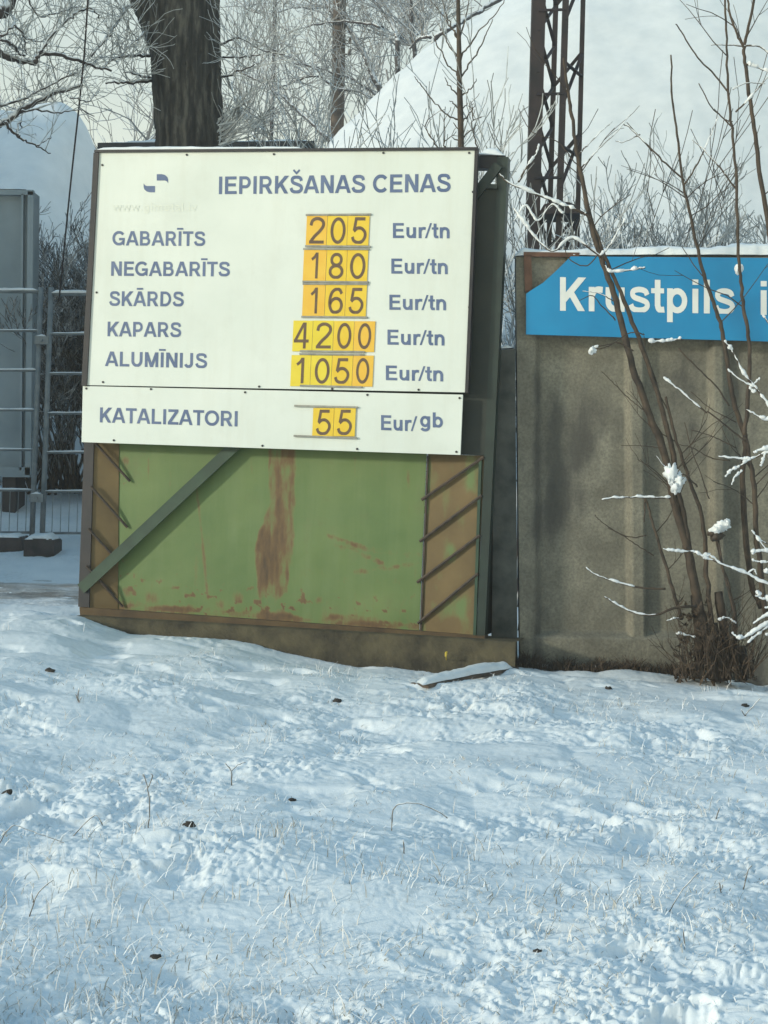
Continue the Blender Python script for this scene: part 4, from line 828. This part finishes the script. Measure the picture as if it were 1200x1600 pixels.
def yard_panel(xl, xr, label, rails, post_l, post_r, first):
    p = at((xl + xr) / 2, 832, YB); t = thing('yard_fence_panel', label, 'fence panel', (p[0], p[1], gz(p)), 'yard fence panels')
    for x in (post_l, post_r):
        g = MB(); g.tube([at(x + 5, 449, YB), at(x - 9, 838, YB)], 0.03, 10); g.build('post', MT['galv'], t, True)
    for i, y in enumerate(rails):
        g = MB(); a, b_ = at(post_l + 5 - 14 * (y - 449) / 389, y, YB), at(post_r + 5 - 14 * (y - 449) / 389, y, YB)
        g.tube([a, b_], 0.016 if i else 0.026, 6); r_ = g.build('rail', MT['galv'], t, True)
        if i < len(rails) - 1: snow_ridge([a + [0, 0, 0.008], b_ + [0, 0, 0.008]], 0.05, 0.032 if i == 0 else 0.018, 20 + i, 'snow_cap', r_, (0, -1, 0), step=0.03)
    g = MB(); x = post_l + 6
    while x < post_r - 4:
        g.tube([at(x - 11, 767, YB), at(x - 13, 832, YB)], 0.0045, 4); x += 13
    g.build('wire_mesh', MT['galv'], t); return t
yard_panel(-200, 58, 'left yard fence panel of grey rails in front of the grey metal panel', [455, 517, 579, 641, 703, 766, 832], -200, 59, True)
yard_panel(74, 330, 'right yard fence panel of grey rails beside the edge of the sign', [459, 522, 584, 646, 707, 768, 833], 75, 330, False)
def foot(px0, px1, py0, py1, Yq, label, seed):
    a = at(px0, py1, Yq); b_ = at(px1, py1, Yq); h = at(px0, py0, Yq)[2] - a[2]
    t = thing('fence_foot', label, 'fence foot', ((a[0] + b_[0]) / 2, Yq, a[2]), 'blocks under the yard fence')
    g = MB(); L = b_[0] - a[0]; q = [(0, -0.1), (L, -0.1), (L, h * 0.75), (L - 0.03, h), (0.03, h), (0, h * 0.75)]
    g.prism([a + [x, -0.18, zz] for x, zz in q], (0, 0.4, 0)); g.build('block', MT['foot'], t)
    snow_ridge([a + [0.01, 0.0, h - 0.01], a + [L - 0.01, 0.0, h - 0.01]], 0.38, 0.075, seed, 'snow_cap', t, (0, -1, 0))
foot(-45, 40, 836, 853, 16.7, 'snow topped dark block under the left yard fence panel', 31)
foot(43, 90, 840, 857, 16.4, 'snow topped dark block under the meeting fence posts', 32)
for y, lab in ((532, 'upper clamp joining the two meeting posts of the yard fence'), (778, 'lower clamp joining the two meeting posts of the yard fence')):
    t = thing('clamp', lab, 'clamp', at(66 - 3.2 * (y - 532) / 100, y, YB), 'clamps of the yard fence'); q = np.array(t.location)
    g = MB(); g.cbox(q, 0.15, 0.09, 0.09); g.tube([q + [0, -0.04, 0], q + [0, -0.075, 0]], 0.018, 6); g.build('plate', MT['galv'], t)
    snow_ridge([q + [-0.07, 0, 0.043], q + [0.07, 0, 0.043]], 0.09, 0.035, 55, 'snow_cap', t, (0, -1, 0), step=0.01)

# ---------------------------------------------------------------- bare shrub in front of the fence
rng = np.random.RandomState(29)
def near(px, py): return at(px, py, 9.9)
bsb = on(1112, 1062); bs = thing('bare_shrub', 'bare brown many stemmed shrub growing in front of the concrete fence', 'shrub', bsb)
STEMS = [([(1118, 1062), (1105, 1000), (1088, 930), (1075, 860), (1055, 790), (1036, 700), (1012, 640), (985, 560), (962, 470), (938, 400), (920, 330), (907, 267), (896, 200), (888, 147), (880, 90)], 16, 4),
         ([(1112, 1062), (1100, 980), (1082, 890), (1068, 810), (1058, 760), (1050, 700), (1032, 630), (1002, 540), (975, 470), (945, 400), (925, 345), (912, 290), (908, 262)], 12, 3.5),
         ([(1125, 1062), (1115, 1000), (1104, 900), (1102, 850), (1095, 800), (1075, 745), (1058, 690), (1040, 620)], 9, 4),
         ([(1140, 1062), (1150, 980), (1140, 920), (1127, 880), (1115, 820)], 7, 3),
         ([(1190, 950), (1172, 900), (1160, 760), (1165, 690), (1150, 640), (1140, 590), (1130, 528), (1118, 480), (1102, 437), (1088, 380), (1075, 320), (1068, 290), (1058, 210), (1050, 143), (1048, 85)], 10, 2.5),
         ([(1163, 680), (1167, 640), (1172, 556), (1168, 517), (1160, 460), (1154, 397), (1151, 293), (1145, 213), (1138, 143), (1135, 60), (1132, -20)], 7, 3),
         ([(1195, 960), (1182, 830), (1178, 760), (1165, 685)], 9, 7),
         ([(1230, 700), (1215, 480), (1200, 350), (1187, 267), (1177, 187), (1168, 130), (1162, 83), (1165, 60), (1178, 0), (1182, -40)], 9, 3.5),
         ([(1162, 75), (1150, 50), (1140, 20), (1134, -20)], 4, 3),
         ([(1065, 968), (1045, 900), (1030, 850), (1015, 800), (1008, 780), (1007, 815)], 6, 2)]
for k, (pix, a, b_) in enumerate(STEMS):
    g = MB(); rs = np.random.RandomState(100 + k); Yk = 9.9 + 0.25 * math.sin(k * 2.1)
    if k in (0, 1, 2, 3): Yk = 9.95
    p = np.array([at(x, y, Yk) for x, y in pix]); q = smooth_line(p, 6, 0.0025, rs); g.tube(q, np.linspace(a, b_, len(q)) * Yk / F_PX / 2, 8, 0.1, rs)
    for i in range(5 if a > 8 else 2):   # fine side shoots
        j = rs.randint(len(q) // 4, len(q) - 2); sd = 1 if rs.rand() > 0.5 else -1
        grow(g, rs, q[j], (sd * (0.4 + rs.rand()), -0.3 + 0.6 * rs.rand(), 0.5 + 0.4 * rs.rand()), 0.22 + 0.3 * rs.rand(), 0.0045, 1, 0.6, 0.1, 4, 0.0022, (1, 2), 4, 0.12)
    g.build('stem', MT['stem'], bs, True)
g = MB(); own = bs
def twig(pix, w0, w1, Yk=9.85, sw=0, snow_rng=(0.0, 1.0), cling=0.5):
    p = np.array([at(x, y, Yk) for x, y in pix]); q = smooth_line(p, 6, 0.0015, rng); s = Yk / F_PX
    g.tube(q, np.linspace(w0, w1, len(q)) * s / 2, 6)
    if sw:
        i0, i1 = int(snow_rng[0] * (len(q) - 1)), max(int(snow_rng[1] * (len(q) - 1)), 2) + 1; z = smooth_line(q[i0:i1], 4)[:, :]; n = len(z)
        rr = 0.62 * sw * s / 2 * (1 + 0.45 * vnoise(np.arange(n) * 0.17, np.full(n, rng.rand() * 99)) + 0.15 * vnoise(np.arange(n) * 0.5, np.full(n, rng.rand() * 99))) * np.minimum(1, np.minimum(np.arange(n), np.arange(n)[::-1]) / 3 + 0.45)
        snw = MB(); rr = rr * np.clip(0.75 + 1.1 * vnoise(np.arange(n) * 0.11, np.full(n, rng.rand() * 99)), 0.42, 1.05); snw.tube(z + np.array([0, -0.003, 0])[None] + np.stack([np.zeros(n), np.zeros(n), rr * cling], -1), rr, 8, 0.1, rng); snw.build('snow_load', MT['load'], own, True)
for pix, w0, w1, sw, sr in [([(1048, 778), (1005, 777), (975, 777), (940, 780)], 4, 2.5, 7, (0.05, 1)), ([(1040, 920), (1000, 918), (955, 907), (930, 897), (915, 887)], 4, 2, 5, (0.3, 1)), ([(1088, 948), (1055, 950), (1020, 961), (985, 955), (960, 942), (944, 932)], 5, 2.5, 6.5, (0.2, 1)),
                        ([(1090, 760), (1070, 742), (1045, 735), (1025, 712)], 2.5, 1.5, 3.5, (0.4, 1)), ([(1105, 645), (1085, 630), (1060, 608), (1036, 590)], 3, 2, 6.5, (0.2, 1)), ([(1165, 690), (1130, 662), (1105, 642)], 3, 2.5, 0, None),
                        ([(990, 548), (965, 535), (948, 542), (925, 547)], 2.5, 1.5, 0, None), ([(1064, 529), (1040, 533), (1013, 535)], 3, 2, 9, (0, 1)), ([(1007, 522), (985, 520), (960, 535), (942, 540), (922, 545)], 2, 1.5, 5, (0.85, 1)),
                        ([(908, 262), (895, 250), (880, 230), (865, 218), (830, 205), (810, 170)], 2, 1.2, 0, None), ([(925, 340), (905, 330), (880, 320), (850, 308), (800, 288), (780, 272)], 5, 3, 9, (0.1, 1)), ([(880, 335), (862, 320), (840, 345), (822, 322), (803, 345)], 3.5, 2, 6, (0.0, 1)), ([(940, 402), (895, 372), (865, 392), (840, 375), (822, 352), (802, 325)], 4, 2.5, 7.5, (0, 1)),
                        ([(810, 285), (822, 262), (838, 240), (842, 225)], 4, 2, 6, (0, 1)), ([(935, 402), (952, 385), (965, 362), (978, 342)], 4, 2, 6, (0.1, 1)), ([(908, 262), (920, 250), (940, 228), (965, 205), (985, 178)], 3, 1.5, 4, (0.1, 1)), ([(905, 240), (920, 225), (940, 205), (957, 190)], 2.5, 1.3, 3, (0.1, 1)), ([(1070, 282), (1040, 255), (1010, 225), (985, 200), (975, 195)], 3, 2, 2.5, (0.5, 1)), ([(1000, 210), (975, 222), (962, 220)], 2, 1.2, 2.5, (0, 1)),
                        ([(1068, 290), (1085, 265), (1100, 235), (1115, 200), (1122, 182)], 3, 1.5, 3, (0.3, 1)), ([(1152, 300), (1130, 268), (1105, 240), (1082, 218)], 3, 1.5, 3, (0.3, 1)), ([(1138, 145), (1115, 115), (1090, 90), (1065, 50), (1056, 38)], 3, 1.8, 0, None), ([(1145, 200), (1125, 180), (1110, 165), (1092, 130)], 2.5, 1.5, 0, None), ([(1145, 190), (1130, 185), (1116, 170)], 2, 1.2, 0, None), ([(1150, 175), (1175, 150), (1200, 120), (1225, 105)], 3, 2, 5, (0.2, 1)),
                        ([(1160, 72), (1135, 70), (1112, 70)], 2.5, 1.5, 4, (0, 1)), ([(1160, 72), (1185, 72), (1205, 85), (1230, 95)], 3, 2, 4, (0.0, 1)), ([(1165, 100), (1190, 108), (1220, 122)], 3, 2, 12, (0.1, 1)), ([(1145, 140), (1165, 130), (1195, 130)], 2, 1.5, 4, (0, 1)),
                        ([(1150, 700), (1130, 690), (1108, 680), (1080, 672)], 2, 1.2, 0, None), ([(1060, 545), (1090, 575), (1120, 605), (1140, 635)], 2.2, 2.6, 0, None), ([(1150, 660), (1110, 638), (1080, 612)], 2, 1.3, 0, None), ([(1140, 720), (1110, 715), (1082, 700), (1060, 694)], 2.2, 1.4, 0, None), ([(1108, 780), (1095, 740), (1080, 700), (1070, 660)], 2, 1.3, 0, None),
                        ([(1010, 836), (990, 840), (965, 832), (940, 815), (930, 806)], 2.2, 1.2, 0, None), ([(1022, 868), (1000, 855), (975, 838), (950, 825)], 2.4, 1.3, 0, None), ([(1068, 965), (1050, 967), (1042, 970)], 3, 2, 6, (0.2, 1)), ([(1095, 998), (1070, 992), (1056, 990)], 3, 2, 7, (0.2, 1)), ([(1150, 975), (1135, 965), (1122, 970)], 3, 2, 7, (0, 1)),
                        ([(962, 500), (940, 478), (925, 462), (905, 470)], 2.2, 1.2, 0, None), ([(958, 470), (935, 458), (910, 455)], 1.8, 1.2, 2, (0.3, 1)), ([(1008, 418), (985, 422), (955, 425), (945, 415)], 3, 2, 8, (0, 1)), ([(935, 398), (915, 415), (890, 405), (880, 380)], 2.2, 1.3, 0, None), ([(1105, 440), (1085, 415), (1065, 385)], 2, 1.2, 0, None), ([(1005, 640), (985, 625), (960, 600), (940, 580)], 1.8, 1.2, 0, None), ([(1035, 700), (1005, 697), (970, 696)], 1.6, 1.1, 0, None)]:
    twig(pix, w0, w1, 9.85, sw, sr or (0, 1))
g.build('twigs', MT['stem'], bs, True)
for c_, rx, rz in [((1050, 742), 0.04, 0.055), ((1062, 752), 0.035, 0.04), ((1058, 762), 0.03, 0.03), ((1130, 822), 0.05, 0.03), ((1120, 828), 0.04, 0.028), ((1136, 820), 0.025, 0.03), ((1104, 868), 0.02, 0.02), ((925, 547), 0.022, 0.022), ((1154, 420), 0.022, 0.028)]: snw = MB(); snw.blob(at(*c_, 9.82), rx * 0.9, 0.035, rz * 0.9, rng, 0.7, 20, 14); snw.build('snow_load', MT['snow'], bs, True)
g = MB(); g.blob(at(1120, 838, 9.84), 0.045, 0.04, 0.026, rng, 0.6); g.blob(at(1112, 834, 9.84), 0.025, 0.03, 0.02, rng, 0.6); g.tube([at(1122, 840, 9.85), at(1130, 890, 9.87), at(1148, 960, 9.9), at(1152, 1060, 9.92)], [0.006, 0.007, 0.008, 0.01], 6); g.build('seed_head', MT['rod'], bs, True)
# dry leaves and old stumps at its foot
g = MB()
for x0, x1, y0, y1, n in [(1055, 1180, 985, 1066, 240), (1060, 1110, 930, 1000, 70)]:
    for i in range(n):
        p = at(x0 + (x1 - x0) * rng.rand(), y0 + (y1 - y0) * rng.rand() ** 0.7, 9.8 + 0.3 * rng.rand()); dr = rng.normal(0, 1, 3); dr /= np.linalg.norm(dr); u, v = perp(dr); L = 0.02 + 0.035 * rng.rand(); wd = L * (0.25 + 0.3 * rng.rand())
        g.add([p - dr * L, p + u * wd, p + dr * L + v * 0.01, p - u * wd], [(0, 1, 2, 3)])
for i in range(110):
    p = at(1060 + 120 * rng.rand(), 1060, 9.8 + 0.3 * rng.rand()); grow(g, rng, p, (rng.normal(0, 0.35), rng.normal(0, 0.3), 1), 0.2 + 0.25 * rng.rand(), 0.004, 1, 0.5, 0.1, 3, 0.002, (1, 3))
g.build('dead_leaves', MT['dry_leaf'], bs)
g = MB()
for a, b_, r_ in [((1092, 1060), (1085, 930), 0.028), ((1135, 1062), (1122, 925), 0.03), ((1125, 1064), (1112, 975), 0.04), ((1160, 1064), (1158, 1010), 0.03)]: g.tube(smooth_line([at(*a, 9.97), (at(*a, 9.97) + at(*b_, 9.97)) / 2 + [0.015, 0, 0], at(*b_, 9.97)], 4), [r_ * 1.2, r_ * 1.15, r_ * 1.1, r_ * 1.1, r_, r_, r_, r_, r_ * 0.9], 9, 0.12, rng)
g.build('stump', MT['stem'], bs, True)
# snow-laden shrub whose twigs reach in from the right edge
p = on(1330, 1075); q0 = at(1330, 1060, 9.4); wb = thing('snowy_shrub', 'snow laden white twigs reaching in from the right edge over the fence', 'shrub', (q0[0], q0[1], gz(q0)))
g = MB(); own = wb; main = MB()
main.tube(smooth_line([np.array([q0[0], q0[1], gz(q0) - 0.05]), at(1320, 900, 9.4), at(1300, 700, 9.4), at(1290, 500, 9.4)], 5), np.linspace(0.035, 0.015, 16), 9, 0.08, rng); main.build('stem', MT['stem'], wb, True)
for pix, w0, w1, sw in [([(1315, 900), (1260, 925), (1200, 912), (1165, 895), (1130, 882), (1100, 870), (1085, 862), (1060, 861), (1036, 858)], 5, 2.5, 8), ([(1125, 880), (1110, 868), (1098, 872)], 3, 2, 8), ([(1165, 897), (1178, 890), (1182, 898)], 2.5, 2, 7),
                        ([(1305, 720), (1250, 700), (1200, 706), (1175, 716), (1150, 716), (1122, 713)], 6, 3, 11), ([(1172, 716), (1155, 728), (1142, 735), (1133, 745)], 3, 2, 8), ([(1160, 735), (1148, 745), (1143, 758)], 2.5, 1.5, 6), ([(1195, 708), (1190, 725), (1188, 728)], 3, 2, 9), ([(1205, 700), (1185, 704), (1178, 708)], 4, 3, 15), ([(1290, 720), (1230, 722), (1200, 712)], 5, 3, 14),
                        ([(1290, 800), (1240, 690), (1200, 632), (1180, 605), (1160, 580), (1145, 550), (1132, 532)], 5, 2.5, 8), ([(1178, 605), (1155, 592), (1137, 577)], 3, 2, 7), ([(1176, 602), (1182, 595), (1187, 592)], 2.5, 1.5, 5), ([(1170, 605), (1178, 612)], 4, 3, 13), ([(1300, 660), (1230, 650), (1200, 655), (1185, 650), (1166, 640)], 4, 2.5, 8),
                        ([(1300, 870), (1230, 875), (1200, 860), (1185, 842), (1174, 828)], 4, 2, 7), ([(1200, 850), (1190, 845), (1187, 846)], 3, 2, 5), ([(1250, 880), (1205, 862), (1180, 862), (1176, 866)], 3, 2, 10), ([(1260, 900), (1215, 880), (1190, 878), (1175, 876)], 4, 2.5, 9), ([(1240, 905), (1205, 897), (1193, 890)], 4, 3, 12),
                        ([(1315, 960), (1250, 940), (1205, 935), (1190, 935), (1182, 928)], 5, 3, 12), ([(1315, 990), (1250, 960), (1210, 968), (1180, 985), (1160, 996), (1150, 994), (1144, 989)], 6, 3, 10), ([(1240, 955), (1205, 975), (1185, 990), (1168, 1004)], 4, 2, 8), ([(1230, 950), (1200, 960), (1176, 974)], 4, 2, 9), ([(1230, 570), (1200, 505), (1192, 492)], 3, 2, 6), ([(1260, 930), (1215, 945), (1195, 950)], 5, 3, 15), ([(1270, 1000), (1225, 985), (1195, 992)], 4, 2.5, 10)]:
    twig(pix, w0, w1, 9.4, sw, (0, 1), 0.25)
g.build('twigs', MT['stem'], wb, True)

# ---------------------------------------------------------------- things lying in the snow
rng = np.random.RandomState(61)
pa, pb = on(655, 1082), on(797, 1050)
pk = thing('plank', 'snow covered plank lying at the foot of the plinth', 'plank', (pa + pb) / 2)
pa = pa + [0, 0, 0.0]; pb = pb + [0, 0, 0.03]
g = MB(); g.bar(pa, pb, 0.13, 0.022, (0.2, -1, 0)); g.build('board', MT['wood'], pk)
snow_ridge([pa + [0, 0, 0.012], (pa + pb) / 2 + [0, 0, 0.016], pb + [0, 0, 0.012]], 0.165, 0.042, 41, 'snow_cap', pk, (0.22, -0.97, 0))
CL = [(78, 1046, 0.035, 'dark clod poking out of the snow at the far left'), (527, 1096, 0.03, 'round dark clod alone in the snow below the sign middle'), (872, 1088, 0.03, 'flat dark clod in front of the fence foot'), (951, 1090, 0.03, 'reddish brown clod in front of the shrub'), (456, 1240, 0.022, 'small dark clod sunk in the middle snow'), (12, 1226, 0.03, 'dark clod at the left photo edge'),
      (296, 1312, 0.028, 'dark lump in place of a hole under a snow hump left of centre'), (243, 1471, 0.02, 'small dark clod low at left'), (840, 1482, 0.018, 'small dark clod low right of centre'), (1163, 1112, 0.03, 'dark clod right below the shrub')]
for x, y, r_, lab in CL:
    r_ *= 0.6; p = on(x, y); g = MB(); g.blob(p + [0, 0, r_ * 0.1], r_ * 1.25, r_, r_ * 0.7, rng, 0.5); o = g.build('clod', MT['clod'], None, True); tag(center(o), lab, 'clod', 'clods in the snow')  # most of these lumps stand in for small dark hollows in the snow
p = on(698, 1040); g = MB(); g.blob(at(697, 1022, 10.15), 0.007, 0.005, 0.016, rng, 0.5); g.tube([p, at(697, 1026, 10.15)], 0.003, 5); o = g.build('yellow_leaf', MT['yellow_leaf'], None); tag(center(o), 'small yellow leaf on a stalk against the concrete plinth', 'leaf')
WEEDS = [([(232, 1288), (234, 1255), (230, 1228), (224, 1208)], [[(231, 1232), (238, 1215), (236, 1208)]], 'upright frosted weed stalk in the left middle snow'), ([(-8, 1325), (10, 1300), (22, 1289)], [[(22, 1289), (60, 1302), (100, 1316), (142, 1329)]], 'bent grey stalk lying across the snow at the left edge'), ([(110, 1300), (148, 1273), (160, 1290)], [], 'bent frosted stalk arching left of the clod hump'),
         ([(612, 1292), (615, 1265), (630, 1255), (655, 1256), (685, 1268), (700, 1278)], [], 'snowy bent twig arching over the snow in the middle'), ([(45, 1418), (60, 1395), (82, 1375)], [[(52, 1410), (50, 1395)]], 'dark broken stalk propped on the snow at left'), ([(362, 1222), (361, 1204), (352, 1192)], [[(361, 1206), (372, 1195), (384, 1191)]], 'small white frosted fork of a weed in the blue hollow'),
         ([(632, 1335), (630, 1312)], [], 'short dark stalk standing alone in the middle snow'), ([(1160, 1390), (1168, 1362), (1174, 1352)], [], 'dark stalk standing low at the right edge'), ([(1128, 1400), (1124, 1378)], [[(1126, 1390), (1130, 1382)]], 'grey stalk beside the dark stalk low at right'), ([(1044, 1424), (1062, 1396), (1086, 1368), (1092, 1364)], [], 'grey slanting stalk low at right'),
         ([(1070, 1478), (1068, 1450)], [], 'short dark stalk in the lower right snow'), ([(124, 1108), (122, 1090), (123, 1075)], [[(122, 1095), (118, 1084)], [(123, 1100), (127, 1088)]], 'dark dry weed tuft in the upper left snow'), ([(1118, 1280), (1124, 1262)], [], 'tiny dark stalk below the shrub'), ([(455, 1420), (452, 1390)], [], 'tiny stalk in the lower left snow'), ([(1178, 1128), (1164, 1118), (1158, 1108)], [[(1164, 1118), (1176, 1104), (1190, 1090)]], 'reddish twig on the snow right of the shrub')]
for st_, br_, lab in WEEDS:
    b0 = on(*st_[0]); Yw = b0[1]; g = MB(); q = [at(x, y, Yw - 0.01) for x, y in st_]; q[0] = b0 - [0, 0, 0.01]
    s = Yw / F_PX; g.tube(smooth_line(q, 4, 0.001, rng), 2.0 * s / 2, 5)
    for bb in br_: g.tube(smooth_line([at(x, y, Yw - 0.01) for x, y in bb], 4, 0.001, rng), 1.7 * s / 2, 5)
    o = g.build('dry_stalk', MT['weed'], None, True); tag(center(o), lab.replace('smudge-free ', ''), 'stalk', 'stalks standing in the snow')
# frosted grass blades through the snow
g = MB(); V = []; Fq = []
def blade(p, h, wd, lean):
    a = rng.rand() * 6.28; s = np.array([math.cos(a), math.sin(a), 0]) * wd; t = np.array([lean * rng.normal(), lean * rng.normal(), 0])
    n = len(V) * 6; p = p - np.array([0, 0, 0.012]); m = p + np.array([0, 0, h * 0.6]) + t * 0.4 * h; e = p + np.array([0, 0, h]) + t * h
    V.append(np.array([p - s, p + s, m + s * 0.8, m - s * 0.8, e + s * 0.35, e - s * 0.35])); Fq.extend([(n, n + 1, n + 2, n + 3), (n + 3, n + 2, n + 4, n + 5)])
spots = []
for i in range(900):
    Yg = 3.9 * (10.4 / 3.9) ** rng.rand(); Xg = (rng.rand() - 0.5) * 0.56 * Yg
    if fbm(np.array(Xg / 0.8), np.array(Yg / 1.1), 9, 3) > 0.05: spots.append((Xg, Yg, rng.randint(2, 7), 0.05))
for x, y, n in [(70, 1345, 16), (110, 1345, 12), (60, 1385, 14), (135, 1440, 12), (260, 1330, 14), (395, 1320, 12), (450, 1310, 16), (530, 1345, 16), (500, 1360, 12), (620, 1390, 16), (640, 1345, 12), (870, 1340, 14), (960, 1420, 16), (930, 1420, 12), (1010, 1425, 12), (1050, 1400, 14), (880, 1470, 14), (1080, 1470, 16), (560, 1360, 10), (495, 1015, 16), (285, 1600, 14), (440, 1590, 12), (700, 1590, 12), (840, 1560, 12), (1150, 1420, 14), (345, 1600, 12)]:
    p = on(min(x, 1195), min(y, 1590)); spots.append((p[0], p[1], n, 0.07))
for i in range(15000):
    Yg = 3.9 * (10.6 / 3.9) ** rng.rand(); Xg = (rng.rand() - 0.5) * 0.56 * Yg
    if fbm(np.array(Xg / 0.8), np.array(Yg / 0.9), 9, 3) > -0.12 + 0.3 * rng.rand(): blade(np.array([Xg, Yg, float(surf(Xg, Yg))]), 0.015 + 0.022 * rng.rand(), 0.0018 + 0.0012 * rng.rand(), 0.8)
for Xg, Yg, n, sp2 in spots:
    for k in range(n):
        x, y = Xg + rng.normal() * sp2, Yg + rng.normal() * sp2; blade(np.array([x, y, float(surf(x, y))]), 0.03 + 0.05 * rng.rand() ** 1.5, 0.0016 + 0.0012 * rng.rand(), 0.45)
g.add(np.vstack(V), np.array(Fq)); g.build('frosted_grass', MT['grass'], None, False, 'stuff')
# brown dry grass along the foot of the fence
g = MB(); V = []; Fq = []
for i in range(2600):
    x = 800 + 300 * rng.rand(); p = Fp(x, 1050, 0.02 + 0.2 * rng.rand()); p[2] = float(surf(p[0], p[1])); blade(p, 0.03 + 0.09 * rng.rand() * (0.5 + 0.5 * math.sin(x / 17.0) ** 2), 0.003, 0.6)
g.add(np.vstack(V), np.array(Fq)); g.build('dry_grass', MT['dry_leaf'], None, False, 'stuff')

# ---------------------------------------------------------------- thin winter haze over the whole place
hm = bpy.data.materials.new('haze'); hm.use_nodes = True; ht = hm.node_tree; ht.nodes.remove(ht.nodes['Principled BSDF'])
hv = ht.nodes.new('ShaderNodeVolumePrincipled'); hv.inputs['Density'].default_value = 0.003; hv.inputs['Color'].default_value = (0.93, 0.96, 0.98, 1); hv.inputs['Anisotropy'].default_value = 0.2
ht.links.new(hv.outputs[0], ht.nodes['Material Output'].inputs['Volume'])
g = MB(); g.box((-75, -12, -1.6), (150, 0, 0), (0, 102, 0), (0, 0, 32)); g.build('haze', hm, None, False, 'stuff')
